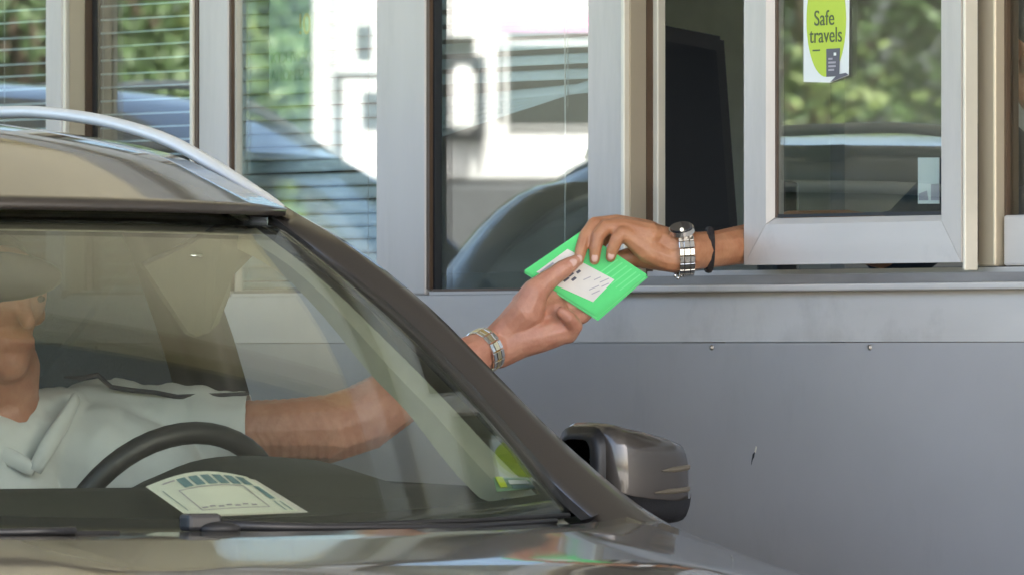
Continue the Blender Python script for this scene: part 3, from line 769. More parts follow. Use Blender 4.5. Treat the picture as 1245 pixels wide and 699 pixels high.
    for x, dz in ((.09, -.035), (.0, -.003), (-.11, .030), (-.2, .052), (-.34, .055), (-.42, .03), (-.46, -.06), (-.42, -.30), (-.30, -.45)):
        secs.append([(x - .07 * t * t, t * .70, 1.075 + dz) for t in np.linspace(-1, 1, 15)])
    db = loft('dashboard', secs, 'dash', e)
    secs = []
    for x, h in ((-.12, .0), (-.22, .07), (-.33, .092), (-.42, .095), (-.47, .08), (-.46, .0)):
        secs.append([(x, .38 + .235 * t, 1.078 + h * (1 - abs(t) ** 2.6)) for t in np.linspace(-1, 1, 21)])
    loft('instrument_hood', secs, 'dash', db)
    # door inner panel and centre of cabin
    for sgn in (1, -1):
        loft('door_card', [[(x, sgn * yy, zz + .0 * x) for yy, zz in ((.80, belt_z(x) - .004), (.74, belt_z(x) + .004), (.71, belt_z(x) - .05), (.70, .70))] for x in np.linspace(-.26, -1.10, 9)], 'dash', e)
    box('cabin_floor', (-2.7, .2), (-.74, .74), (.345, .40), 'seat', e)
    box('parcel_shelf', (-2.75, -2.1), (-.68, .68), (1.05, 1.08), 'seat', e)
    # --- steering wheel
    ctr = Vector((-.605, .365, 1.036)); ax = Vector((-.90, 0, .42)).normalized()
    ux = Vector((0, 1, 0)); uy = ax.cross(ux).normalized()
    if uy.z < 0: uy = -uy
    ring = [ctr + ux * .187 * math.cos(a) + uy * .187 * math.sin(a) for a in [2 * math.pi * q / 48 for q in range(48)]]
    swl = tube('steering_wheel', ring, .0165, 'blackp', e, seg=12, close=True, up=tuple(ax))
    bm = bmesh.new(); ellipsoid(bm, ctr - ax * .03, (.03, .075, .06)); frombm('hub', bm, 'blackp', swl, True)
    for a in (0, math.pi, -math.pi / 2):
        tube('spoke', [ctr - ax * .02, ctr + ux * .185 * math.cos(a) + uy * .185 * math.sin(a)], [.025, .015], 'blackp', swl, seg=8, flat=.6)
    tube('column', [ctr - ax * .04, ctr - ax * .22], .035, 'blackp', swl, seg=10)
    # --- sun visor
    def onx(px, py, X):
        d = VIEW + RIGHT * ((px - 622.5) / FPX) + UP * ((430 - py) / FPX); return CAM + d * ((X - CAM.x) / d.x)
    vz = poly('sun_visor', [onx(174, 321, -.60), onx(271, 272, -.66), onx(306, 282, -.70), onx(318, 300, -.70), onx(282, 337, -.69), onx(279, 360, -.68), onx(266, 393, -.67), onx(255, 404, -.665), onx(240, 409, -.66), onx(229, 404, -.65)], 'visor', e, .014, (1, -.15, .1))
    bm = bmesh.new(); ellipsoid(bm, onx(238, 311, -.64), (.005, .012, .004)); frombm('clip', bm, 'chrome', vz, True)
    tube('visor_edge', [onx(174, 321, -.595), onx(230, 296, -.625), onx(271, 271, -.655)], .0035, 'rubber', vz, seg=6)
    # --- rear view mirror
    bm = bmesh.new(); ellipsoid(bm, (-.50, 0, 1.43), (.018, .12, .036)); frombm('rear_view_mirror', bm, 'blackp', e, True)
    # --- seats
    for yc in (.37, -.37):
        secs = []
        for x, z, hw, th in ((-1.22, .62, .25, .09), (-1.28, .80, .25, .085), (-1.34, 1.0, .24, .075), (-1.39, 1.18, .20, .06), (-1.40, 1.23, .15, .03)):
            secs.append([(x + th * math.cos(a), yc + hw * (abs(math.sin(a)) ** .6) * (1 if math.sin(a) >= 0 else -1), z) for a in [2 * math.pi * q / 20 for q in range(20)]])
        se = loft('seat', secs, 'seat', e, closed=True, caps=True)
        bm = bmesh.new(); ellipsoid(bm, (-1.42, yc, 1.345), (.05, .13, .085)); frombm('headrest', bm, 'seat', se, True)
        box('cushion', (-1.25, -.72), (yc - .25, yc + .25), (.42, .60), 'seat', se, bev=.05, seg=4, smooth=True)
    box('rear_bench', (-2.25, -1.75), (-.64, .64), (.45, .66), 'seat', e, bev=.05, seg=4, smooth=True)
    box('rear_backrest', (-2.32, -2.12), (-.64, .64), (.66, 1.16), 'seat', e, bev=.05, seg=4, smooth=True)
    return e

def mir_parts(e, sgn, P):
    # housing: lofted along y from root to tip
    secs = []; blk = []
    for y, xf, xb_, z0, z1 in ((.908, -.300, -.375, 1.135, 1.195), (.913, -.268, -.385, 1.105, 1.212), (.922, -.252, -.392, 1.086, 1.2195), (.94, -.246, -.394, 1.079, 1.2170), (.98, -.246, -.392, 1.074, 1.2095), (1.03, -.252, -.388, 1.071, 1.199), (1.058, -.262, -.384, 1.074, 1.191), (1.072, -.278, -.378, 1.084, 1.178), (1.078, -.300, -.37, 1.10, 1.16)):
        row = []
        for q in range(24):
            a = 2 * math.pi * q / 24; ca, sa = math.cos(a), math.sin(a)
            sq = lambda v, p: (abs(v) ** p) * (1 if v >= 0 else -1)
            xm, zm = (xf + xb_) / 2, (z0 + z1) / 2
            row.append((xm + (xf - xb_) / 2 * sq(ca, .52), sgn * y, zm + (z1 - z0) / 2 * sq(sa, .55)))
        secs.append(row)
    h = loft('wing_mirror', secs, P, e, closed=True, caps=True, flip=(sgn > 0))
    # black lower shell, chrome-lit inner cheek, indicator lens pair
    lo = []
    for r in secs[1:-1]:
        zlo = min(v[2] for v in r); row = []
        for q in range(12, 25):
            v = r[q % 24]
            if True: row.append((v[0] + (.003 if v[0] > -.32 else -.003), v[1] * 1.002, min(v[2], zlo + .036 + .05 * (1.06 - abs(v[1])) * 0) - .003))
        lo.append(row)
    loft('lower_shell', lo, 'blackp', h)
    for zz, y0, y1 in ((1.148, 1.000, 1.076), (1.116, .985, 1.078)):
        s2 = []
        for f in np.linspace(0, 1, 10):
            y = y0 + (y1 - y0) * f
            xf = float(np.interp(y, [.93, .98, 1.03, 1.058, 1.072, 1.078], [-.246, -.246, -.252, -.262, -.278, -.300])) + .0018
            hh = .0045 * min(1, f * 2.2 + .25); zc = zz + .006 * f
            s2.append([(xf - .004, sgn * (y + .0015), zc - hh), (xf + .001, sgn * (y + .0015), zc - hh * .6), (xf + .001, sgn * (y + .0015), zc + hh * .6), (xf - .004, sgn * (y + .0015), zc + hh)])
        loft('indicator', s2, 'amber', h)
    loft('inner_cheek', [[(v[0] + (.002 if v[0] > -.32 else -.002), v[1], v[2] + (.002 if v[2] > 1.15 else -.002)) for v in r] for r in secs[:2]], 'blackp', h, closed=True, caps=True)
    bm = bmesh.new(); ellipsoid(bm, (-.392, sgn * .97, 1.145), (.008, .085, .052)); frombm('mirror_glass', bm, 'mirror', h, True)
    tube('arm', [(-.20, sgn * .80, 1.105), (-.27, sgn * .86, 1.112), (-.31, sgn * .92, 1.115)], [.028, .024, .022], 'blackp', h, seg=10)

car = build_car('car', (0, 0, 0), 'bronze brown car at the booth with its driver reaching out', M['paint'], True)
car2 = build_car('car', (-4.84, -0.30, 0.0), 'dark graphite car queuing behind the bronze car, seen mirrored in the booth windows', M['paint2'], False)
car2.scale = (1.06, 1.06, 1.13)

# ------------------------------------------------------------------ paper on the dashboard
pp = empty('dashboard_paper', (.1, .02, 1.095), 'pale yellow printed permit lying under the windscreen above the wiper', 'paper')
def onx(px, py, X):
    d = VIEW + RIGHT * ((px - 622.5) / FPX) + UP * ((430 - py) / FPX); return CAM + d * ((X - CAM.x) / d.x)
def pap(u, v):  # u along, v up the sheet
    a = onx(228, 627, .06); b = onx(363, 621, .04); c = onx(300, 579, -.09); d = onx(177, 591, -.09)
    p = a.lerp(b, u); q = d.lerp(c, u)
    r = p.lerp(q, v); r.z += .014 * math.sin(math.pi * u) * v
    return r
for k, (off, mm) in enumerate(((0, 'ypaper'), (-.0, 'paper'))):
    loft('sheet', [[pap(u * (1.0 if k == 0 else 1.05) + (0 if k == 0 else .04), v) + UP * (-.002 * k) for u in np.linspace(0, 1, 11)] for v in np.linspace(0, 1, 7)], mm, pp)
def pquad(nm, u0, u1, v0, v1, m, h=.001, sh=0.0):
    loft(nm, [[pap(u + sh * (v - .5), v) + UP * h + VIEW * -.0008 for u in np.linspace(u0, u1, 4)] for v in np.linspace(v0, v1, 3)], m, pp)
for k in range(6): pquad('printed_block', .26 + k * .115, .345 + k * .115, .70, .91, 'ink2')
pquad('printed_block', .90, .955, .34, .68, 'ink2')
pquad('printed_line', .18, .80, .655, .672, 'inkp'); pquad('printed_line', .18, .80, .12, .135, 'inkp')
pquad('printed_line', .18, .19, .135, .655, 'inkp'); pquad('printed_line', .79, .80, .135, .655, 'inkp')
pquad('printed_line', .06, .068, .15, .75, 'ink2'); pquad('printed_line', .90, .912, .03, .28, 'ink2'); pquad('printed_line', .955, .967, .03, .28, 'ink2')
for k in range(7): pquad('printed_mark', .24 + k * .075, .29 + k * .075, .17 + .02 * (k % 2), .205 + .02 * (k % 2), 'inkp', sh=.1)
pquad('printed_line', .12, .24, .88, .91, 'inkp')

# reflection of the sash sticker, painted as flat patches inside the windscreen corner
sk = empty('sticker_reflection', onx(620, 595, -.12), 'small yellow and green painted reflection of the sash sticker in the lower windscreen corner', 'sticker')
def wq(nm, pts, m, dx=0.0):
    poly(nm, [onx(a, b, -.165 + (b - 560) * .0016 - dx) for a, b in pts], m, sk, .0006, (.5, .3, .8))
wq('backing', [(600, 580), (646, 580), (656, 593), (604, 597)], 'olive', .004)
wq('yellow_mark', [(602, 579), (611, 579), (617, 591), (609, 592)], 'lime', .0)
wq('print', [(618, 583), (640, 583), (644, 587), (620, 588)], 'stk', .0)
wq('print', [(622, 589), (648, 589), (652, 592), (624, 593)], 'ink2', .0)
for k in range(5): wq('dot', [(610 + k * 4.4, 605), (613 + k * 4.4, 605), (613 + k * 4.4, 608), (610 + k * 4.4, 608)], 'ink', .0)

# ------------------------------------------------------------------ driver
D0 = 13.92
H = lambda px, py, off, r: (at(px, py, D0 + off), r)
dr = empty('person', (-1.1, .37, .6), 'driver in pale polo shirt stretching an arm out of the car window', 'person')
arm = [[(at(150, 530, 13.78), .055), (at(250, 526, 13.76), .048), (at(345, 523, 13.75), .0485), (at(400, 521, 13.76), .053), (at(440, 508, 13.78), .053), (at(485, 480, 13.82), .047), (at(545, 447, 13.87), .037), (at(585, 430, 13.90), .0295), H(606, 420, 0, .0285)],
       [(at(560, 438, 13.88), .034), (at(590, 420, 13.895), .025)], 
       [H(598, 416, 0, .022), H(622, 396, 0, .026), H(640, 378, -.008, .029), H(650, 356, -.014, .022), H(661, 345, -.010, .0175), H(674, 335, -.006, .0150), H(684, 328, -.005, .0148), H(693, 322, -.003, .0125), H(701, 317, -.001, .0098)],
       [H(606, 428, .002, .026), H(630, 414, .004, .029), H(656, 408, .004, .027), H(680, 402, .006, .023)],
       [H(625, 405, .006, .030), H(652, 390, .017, .025), H(676, 378, .022, .021)],
       [H(640, 372, .012, .026), H(668, 358, .030, .019), H(700, 341, .0385, .0145), H(727, 337, .036, .0125), H(744, 336, .030, .0105)],
       [H(660, 378, .014, .022), H(684, 374, .034, .0175), H(716, 360, .040, .0145), H(736, 353, .036, .0125), H(748, 350, .030, .0105)],
       [H(668, 392, .014, .021), H(692, 388, .026, .0165), H(708, 383, .035, .0135), H(722, 368, .034, .0120), H(724, 356, .030, .0105)],
       [H(672, 404, .006, .021), H(690, 405, .006, .0165), H(699, 396, -.008, .0125), H(692, 386, -.021, .0115), H(684, 379, -.022, .0100)]]
arm_me = flesh(arm, .0019, 4)
hd = Vector((-1.055, .335, 1.38))
rest = [[((-1.2, .37, .66), .15), ((-1.19, .37, .85), .145), ((-1.13, .37, 1.05), .145), ((-1.11, .37, 1.17), .115), ((-1.08, .37, 1.24), .062), ((-1.05, .36, 1.30), .058)],
        [((-1.1, .25, 1.20), .065), ((-1.09, .49, 1.20), .065), ((-1.07, .545, 1.215), .062)],
        [((-1.1, .20, 1.20), .06), ((-1.02, .12, 1.02), .048), ((-.95, .14, .93), .042), ((-.78, .22, .95), .032), ((-.68, .24, .97), .026)],
        [((-.66, .24, .975), .028), ((-.61, .215, 1.0), .02), ((-.595, .20, 1.02), .011)],
        [((-1.18, .27, .68), .10), ((-.78, .24, .72), .072), ((-.72, .24, .70), .06), ((-.45, .24, .45), .045), ((-.32, .24, .44), .035)],
        [((-1.18, .47, .68), .10), ((-.78, .52, .74), .072), ((-.72, .52, .72), .06), ((-.45, .50, .45), .045), ((-.32, .50, .44), .035)],
        [(hd + Vector((-.01, 0, .02)), .085)], [(hd + Vector((.03, 0, .03)), .075)], [(hd + Vector((.035, 0, -.05)), .055), (hd + Vector((.062, 0, -.075)), .03)],
        [(hd + Vector((.098, 0, .02)), .012), (hd + Vector((.115, 0, -.012)), .014)], [(hd + Vector((.082, .02, -.042)), .014), (hd + Vector((.082, -.02, -.042)), .014)],
        [(hd + Vector((-.005, .085, .0)), .02)], [(hd + Vector((-.005, -.085, .0)), .02)],
        [(hd + Vector((.082, .034, .033)), .014)], [(hd + Vector((.082, -.034, .033)), .014)]]
for q in range(4):
    rest.append([((-.645, .225 + .004 * q, .985 - .014 * q), .010), ((-.60, .19, 1.015 - .016 * q), .009), ((-.575, .20, 1.02 - .017 * q), .008)])
rest_me = flesh(rest, .007, 4)
body = join_meshes('body', [arm_me, rest_me], 'skin', dr)
bm = bmesh.new()
ellipsoid(bm, hd + Vector((-.025, 0, .045)), (.098, .088, .085))
frombm('hair', bm, 'hair', dr, True)
for sg_ in (1, -1):
    bm = bmesh.new(); ellipsoid(bm, hd + Vector((.091, .033 * sg_, .022)), (.008, .012, .006), sub=2); frombm('eye', bm, 'hair', dr, True)
# nails: thumb nail faces up and forward
def nail(c, r, along, parent, wd=.0052, ln=.0068):
    A_ = Vector(along).normalized(); N_ = (-VIEW - A_ * A_.dot(-VIEW)).normalized(); B_ = A_.cross(N_)
    bm = bmesh.new(); ellipsoid(bm, (0, 0, 0), (wd, ln, .0016)); mt = Matrix((B_, A_, N_)).transposed().to_4x4(); mt.translation = Vector(c) + N_ * (r - .0004)
    bm.transform(mt); frombm('nail', bm, 'nail', parent, True)
nail(at(696, 320, D0 - .002), .0112, at(701, 317, D0) - at(693, 322, D0), dr, .0062, .0080)
# polo shirt: torso + sleeves
def wr(p, q, n, r0, r1):
    out = []
    for i in range(n + 1):
        t = i / n; out.append((Vector(p).lerp(Vector(q), t), r0 + (r1 - r0) * t + .0035 * math.sin(i * 2.1)))
    return out
sh = [[((-1.2, .37, .66), .17), ((-1.19, .37, .85), .165), ((-1.13, .37, 1.03), .160), ((-1.12, .37, 1.12), .130), ((-1.11, .37, 1.16), .115)],
      [((-1.09, .28, 1.17), .085), ((-1.08, .48, 1.18), .088)],
      wr(at(120, 532, 13.78), at(205, 528, 13.77), 4, .086, .070) + wr(at(225, 526, 13.765), at(312, 523, 13.755), 5, .064, .0535),
      [((-1.1, .20, 1.19), .078), ((-1.04, .14, 1.06), .062)],
      [(at(60, 560, 13.74), .08), (at(130, 560, 13.72), .085), (at(190, 570, 13.72), .07)]]
sh_me = flesh(sh, .006, 5)
# cut the sleeve end clean
bm = bmesh.new(); bm.from_mesh(sh_me)
cutp = at(303, 523, 13.755); cutn = (at(345, 523, 13.75) - at(255, 526, 13.76)).normalized()
bmesh.ops.bisect_plane(bm, geom=bm.verts[:] + bm.edges[:] + bm.faces[:], plane_co=cutp, plane_no=cutn, clear_outer=True)
shirt = frombm('polo_shirt', bm, 'shirt', dr, True)
ftx = bpy.data.textures.new('folds', 'CLOUDS'); ftx.noise_scale = 0.07; ftx.noise_depth = 2
dm = shirt.modifiers.new('folds', 'DISPLACE'); dm.texture = ftx; dm.strength = 0.016; dm.mid_level = 0.30; dm.texture_coords = 'GLOBAL'
solid(shirt, .003, 1)
tube('shoulder_piping', [at(78, 458, 13.70), at(100, 459, 13.70), at(118, 455, 13.705), at(135, 470, 13.71), at(160, 474, 13.712), at(190, 477, 13.716), at(215, 482, 13.722), at(245, 481, 13.73), at(275, 480, 13.733), at(303, 478, 13.735)], [.002] + [.0042] * 8 + [.003], 'stripe', shirt, seg=6)
# collar
tube('collar', cr([at(-30, 545, 13.62), at(8, 554, 13.60), at(42, 572, 13.595)], 10), [.010 + .004 * math.sin(k / 9 * 3.1) for k in range(10)], 'shirt', shirt, seg=10, flat=.6)
tube('collar', cr([at(42, 572, 13.595), at(60, 540, 13.60), at(80, 508, 13.63), at(92, 484, 13.67)], 12), [.011 + .004 * math.sin(k / 11 * 3.1) for k in range(12)], 'shirt', shirt, seg=10, flat=.6)
trs = flesh([[((-1.2, .37, .64), .16), ((-1.18, .27, .68), .12), ((-.78, .24, .72), .085), ((-.72, .24, .70), .075), ((-.45, .24, .45), .058)],
             [((-1.18, .47, .68), .12), ((-.78, .52, .74), .085), ((-.72, .52, .72), .075), ((-.45, .50, .45), .058)]], .009, 4)
join_meshes('trousers', [trs], 'trouser', dr)
for yy in (.24, .50):
    box('shoe', (-.42, -.18), (yy - .05, yy + .05), (.40, .47), 'rubber', dr, bev=.03, seg=3, smooth=True)

# bracelet watch of the driver
def bracelet(name, label, c, axis, ra, rb, upv, wid, n, thick, mats, cat, parent_none=None):
    """ring of metal links round a wrist; axis = forearm direction, upv = ring's first radial direction"""
    e = empty(name, c, label, cat)
    A_ = Vector(axis).normalized(); U = (Vector(upv) - A_ * A_.dot(Vector(upv))).normalized(); V = A_.cross(U)
    for k in range(n):
        a = 2 * math.pi * k / n
        p = Vector(c) + U * ra * math.cos(a) + V * rb * math.sin(a)
        tang = (-U * ra * math.sin(a) + V * rb * math.cos(a)); L = tang.length * 2 * math.pi / n; tang.normalize()
        nrm = tang.cross(A_).normalized()
        for q, (w0, w1, mm, tt) in enumerate(((-.5, -.2, mats[0], 0), (-.2, .2, mats[1], .0006), (.2, .5, mats[0], 0))):
            bm = bmesh.new(); bmesh.ops.create_cube(bm, size=1)
            bmesh.ops.scale(bm, vec=(L * .93, wid * (w1 - w0) * .96, thick + tt), verts=bm.verts)
            bmesh.ops.bevel(bm, geom=bm.edges[:], offset=.0007, segments=1, affect='EDGES')
            mt = Matrix((tang, A_, nrm)).transposed().to_4x4(); mt.translation = p + A_ * wid * (w0 + w1) / 2
            bm.transform(mt)
            frombm('link', bm, mats[0] if q != 1 else mats[1], e, False)
    return e
wc = at(589, 426, 13.90); wax = at(606, 414, 13.93) - at(560, 440, 13.88)
bracelet('wrist_watch', 'pale gold and steel link bracelet on the driver wrist outside the car', wc, wax, .0322, .0308, UP, .023, 14, .0042, ('steel2', 'gold'), 'watch')

# ------------------------------------------------------------------ officer inside the booth
of = empty('person', (-.72, 2.1, .3), 'booth officer in dark uniform handing over papers through the window', 'person')
D1 = 13.938
G = lambda px, py, off, r: (at(px, py, D1 + off), r)
oarm = [[G(838, 306, .0, .030), G(870, 303, .04, .0285), G(905, 297, .09, .031), (at(960, 284, 14.19), .036), (at(1030, 286, 14.30), .040), (at(1100, 300, 14.42), .045), (at(1210, 200, 14.50), .055)],
        [G(838, 301, .006, .027), G(812, 298, .004, .0275), G(788, 289, .006, .0255), G(768, 282, .008, .0215)],
        [G(834, 314, -.004, .023), G(812, 314, -.006, .021), G(788, 304, -.010, .0215), G(768, 289, -.013, .0162), G(757, 284, -.020, .0122), G(750, 291, -.024, .0108), G(745, 303, -.021, .0098), G(742.5, 313, -.0175, .0080)],
        [G(790, 288, -.006, .0235), G(757, 277, -.006, .0162), G(737, 276, -.013, .0120), G(727.5, 287, -.018, .0108), G(724, 302, -.0185, .0099), G(723, 316, -.0165, .0082)],
        [G(788, 285, .006, .0225), G(750, 273, .008, .0158), G(723, 273, .002, .0118), G(712, 287, -.007, .0106), G(706.5, 303, -.014, .0098), G(703.5, 317, -.0165, .0082)],
        [G(788, 288, .016, .021), G(755, 276, .022, .0155), G(738, 284, .028, .0120), G(728, 298, .024, .0108), G(724, 310, .018, .0092)],
        [G(822, 314, .012, .024), G(795, 312, .026, .021), G(772, 312, .034, .017), G(752, 316, .030, .0140), G(736, 322, .020, .0110)]]
oarm_me = flesh(oarm, .0018, 4)
oh = Vector((-.70, 2.10, 1.80))
F_ = Vector((-.95, .12, 0)).normalized(); L_ = Vector((-.12, -.95, 0)).normalized()
o_ = lambda f, l, z: oh + F_ * f + L_ * l + UP * z
orest = [[((-.70, 2.32, .92), .13), ((-.70, 2.32, 1.15), .13), ((-.69, 2.28, 1.36), .135), ((-.70, 2.22, 1.50), .11), (o_(-.05, 0, -.19), .062), (o_(-.02, 0, -.10), .058)],
         [(Vector((-.70, 2.20, 1.52)) + L_ * .17, .06), (Vector((-.70, 2.20, 1.52)) - L_ * .17, .06), (Vector((-.74, 2.26, 1.30)) - L_ * .22, .05), (Vector((-.80, 2.10, 1.46)) - L_ * .16, .04)],
         [((-.72, 2.38, .95), .10), ((-.74, 2.37, .6), .075), ((-.76, 2.38, .36), .05), ((-.85, 2.30, .33), .035)],
         [((-.60, 2.28, .95), .10), ((-.58, 2.27, .6), .075), ((-.57, 2.28, .36), .05), ((-.66, 2.20, .33), .035)],
         [(o_(-.01, 0, .02), .085)], [(o_(.03, 0, .03), .075)], [(o_(.035, 0, -.05), .055), (o_(.062, 0, -.075), .03)],
         [(o_(.098, 0, .02), .012), (o_(.115, 0, -.012), .014)], [(o_(.082, .02, -.042), .014), (o_(.082, -.02, -.042), .014)],
         [(o_(-.008, -.085, .0), .018)]]
orest_me = flesh(orest, .007, 4)
for (cx_, cy_, of_, r_), (ax_, ay_) in (((743, 311, -.018, .0083), (-3, 10)), ((723, 314, -.0166, .0084), (-1, 14)), ((704, 315, -.0166, .0084), (-3, 14))):
    nail(at(cx_, cy_, D1 + of_), r_, at(cx_ + ax_, cy_ + ay_, D1) - at(cx_, cy_, D1), of)
# ear with a rim
ear = [[(o_(-.012 + .021 * math.cos(a), .092 + .006 * math.sin(a * .5), .005 + .034 * math.sin(a)), .0065) for a in np.linspace(-1.9, 3.4, 14)], [(o_(-.010, .085, .002), .018), (o_(-.002, .088, -.022), .011)]]
ear_me = flesh(ear, .003, 3)
join_meshes('body', [oarm_me, orest_me, ear_me], 'skin2', of)
bm = bmesh.new(); ellipsoid(bm, o_(-.025, 0, .048), (.092, .092, .082)); ellipsoid(bm, o_(-.06, 0, -.01), (.05, .07, .07)); frombm('hair', bm, 'hair', of, True)
for sg_ in (1, -1):
    bm = bmesh.new(); ellipsoid(bm, o_(.091, .033 * sg_, .022), (.01, .01, .006), sub=2); frombm('eye', bm, 'stk', of, True)
un = flesh([[((-.70, 2.32, .90), .15), ((-.70, 2.32, 1.15), .15), ((-.69, 2.28, 1.36), .152), ((-.70, 2.22, 1.49), .12)],
            [(Vector((-.70, 2.20, 1.51)) + L_ * .17, .078), (Vector((-.70, 2.20, 1.51)) - L_ * .17, .078), (Vector((-.73, 2.24, 1.36)) - L_ * .21, .066)],
            [(at(1085, 297, 14.40), .056), (at(1100, 298, 14.42), .058), (at(1210, 198, 14.50), .072)]], .008, 4)
uo = join_meshes('uniform_shirt', [un], 'navy', of)
tr2 = flesh([[((-.70, 2.34, .92), .145), ((-.72, 2.38, .85), .115), ((-.74, 2.37, .6), .09), ((-.76, 2.38, .40), .075)], [((-.60, 2.28, .90), .115), ((-.58, 2.27, .6), .09), ((-.57, 2.28, .40), .075)]], .009, 4)
join_meshes('trousers', [tr2], 'trouser', of)
ep = at(1219, 176, 14.36)
for k in range(3):
    c = ep + RIGHT * (.006 * k) + UP * (.004 * k)
    box('epaulette_bar', (c.x - .008, c.x + .008), (c.y - .004, c.y + .004), (c.z - .014, c.z + .010), 'inkp', uo, bev=.002)
owc = at(832, 307, D1 - .001); oax = RIGHT + UP * .06 + VIEW * .12
ow = bracelet('wrist_watch', 'steel wrist watch with round dial on the officer wrist', owc, oax, .0360, .0335, UP, .024, 20, .0036, ('steel', 'steel'), 'watch')
an = (Vector((0, 0, 1)) * .88 + VIEW * -.42 - RIGHT * .12).normalized(); cc = owc + an * .0380
rotm = an.to_track_quat('Z', 'Y').to_matrix().to_4x4()
bm = bmesh.new(); bmesh.ops.create_cone(bm, cap_ends=True, segments=32, radius1=.0205, radius2=.0195, depth=.007, matrix=Matrix.Translation(cc) @ rotm); frombm('case', bm, 'steel', ow)
bm = bmesh.new(); bmesh.ops.create_cone(bm, cap_ends=True, segments=32, radius1=.0175, radius2=.017, depth=.002, matrix=Matrix.Translation(cc + an * .0052) @ rotm); frombm('dial', bm, 'dial', ow)
bm = bmesh.new(); bmesh.ops.create_cone(bm, cap_ends=True, segments=10, radius1=.003, radius2=.003, depth=.006, matrix=Matrix.Translation(cc + VIEW * -.021) @ (VIEW.to_track_quat('Z', 'Y').to_matrix().to_4x4())); frombm('crown', bm, 'steel', ow)
bc = at(862, 304, D1 + .03); bax = (RIGHT - UP * .02 + VIEW * .10).normalized()
U = (UP - bax * bax.dot(UP)).normalized(); V_ = bax.cross(U)
brc = tag(tube('cord_bracelet', [bc + U * .0325 * math.cos(a) + V_ * .0315 * math.sin(a) for a in [2 * math.pi * k / 40 for k in range(40)]], .0058, 'cordblk', None, seg=8, close=True, up=tuple(bax), flat=0.6), 'black braided cord bracelet next to the steel watch', 'bracelet')
# charm hanging under the wrist
chm = empty('watch_clasp_charm', at(824, 336, D1 - .01), 'tiny white metal charm dangling below the officer watch', 'charm')
for k in range(3):
    bm = bmesh.new(); ellipsoid(bm, at(821 + 3.5 * k, 335 + (k % 2) * 3, D1 - .012), (.0026, .0026, .0034), sub=2); frombm('bead', bm, 'steel', chm, True)

# ------------------------------------------------------------------ green booklet being handed over
bk = empty('green_booklet', at(712, 360, 13.95), 'bright green document folder held between the two hands', 'folder')
B0 = 13.93
def bq(nm, pts, m, off, th):
    return poly(nm, [at(a, b, B0 + off) for a, b in pts], m, bk, th, -VIEW)
bq('back_cover', [(637, 332), (706, 284), (788, 337), (727, 390)], 'green', .0065, .0012)
bq('page', [(640, 334), (706, 287), (785, 338), (725, 387)], 'greenl', .0045, .001)
bq('page', [(638, 331), (707, 284), (786, 335), (726, 386)], 'green', .003, .001)
bq('front_cover', [(637, 329), (707, 281), (787, 334), (724, 383)], 'green', .0002, .0018)
for k in range(5):
    f = k / 4; a = (722 - 3 + 6 * f, 379 - 6 + 4 * f)
for k in range(6):
    t = .15 + k * .035
    q0 = (637 + (724 - 637) * .55 + t * 60 * .9, 329 + (383 - 329) * .55 - t * 52 * .2 + k * 1.2)
for f in (.06, .12, .19, .26, .33, .40):   # pressed lines in the plastic, parallel to the lower right edge
    a = (787 - (787 - 707) * f * 1.0, 334 - (334 - 281) * f * 1.0); b = (724 - (724 - 637) * f, 383 - (383 - 329) * f)
    a2 = (a[0] + (b[0] - a[0]) * .06, a[1] + (b[1] - a[1]) * .06); b2 = (a[0] + (b[0] - a[0]) * .45, a[1] + (b[1] - a[1]) * .45)
    w_ = .55
    bq('pressed_line', [(a2[0] - w_, a2[1] - w_), (a2[0] + w_, a2[1] + w_), (b2[0] + w_, b2[1] + w_), (b2[0] - w_, b2[1] - w_)], 'greenl', -.0003, .0006)
cdx = empty('identity_card', at(710, 350, 13.94), 'cream printed identity card lying on the green folder', 'card')
def cq(nm, pts, m, off, th):
    return poly(nm, [at(a, b, B0 + off) for a, b in pts], m, cdx, th, -VIEW)
cq('card_face', [(676, 347), (704, 317), (747, 340), (721, 367)], 'paper', -.0014, .001)
cq('card_face', [(652, 331), (690, 303), (703, 310), (668, 337)], 'paper', -.0012, .001)
for a, b, l in ((684, 341, 9), (690, 335, 8), (694, 340, 7), (700, 331, 6)):
    cq('print_mark', [(a, b), (a + l * .7, b - l * .55), (a + l * .7 + 2.5, b - l * .55 + 2.2), (a + 2.5, b + 2.2)], 'ink', -.0019, .0004)
for a, b, l in ((716, 352, 12), (719, 357, 10), (729, 343, 11), (731, 348, 9), (709, 340, 9), (722, 340, 8)):
    cq('print_mark', [(a, b), (a + l, b - l * .45), (a + l + .6, b - l * .45 + .9), (a + .6, b + .9)], 'inkp', -.0019, .0004)
cq('print_mark', [(656, 331), (672, 319), (674, 320.5), (658, 332.5)], 'inkp', -.0017, .0004)
cq('print_mark', [(664, 331), (684, 316), (685, 317), (665.5, 332)], 'inkp', -.0017, .0004)

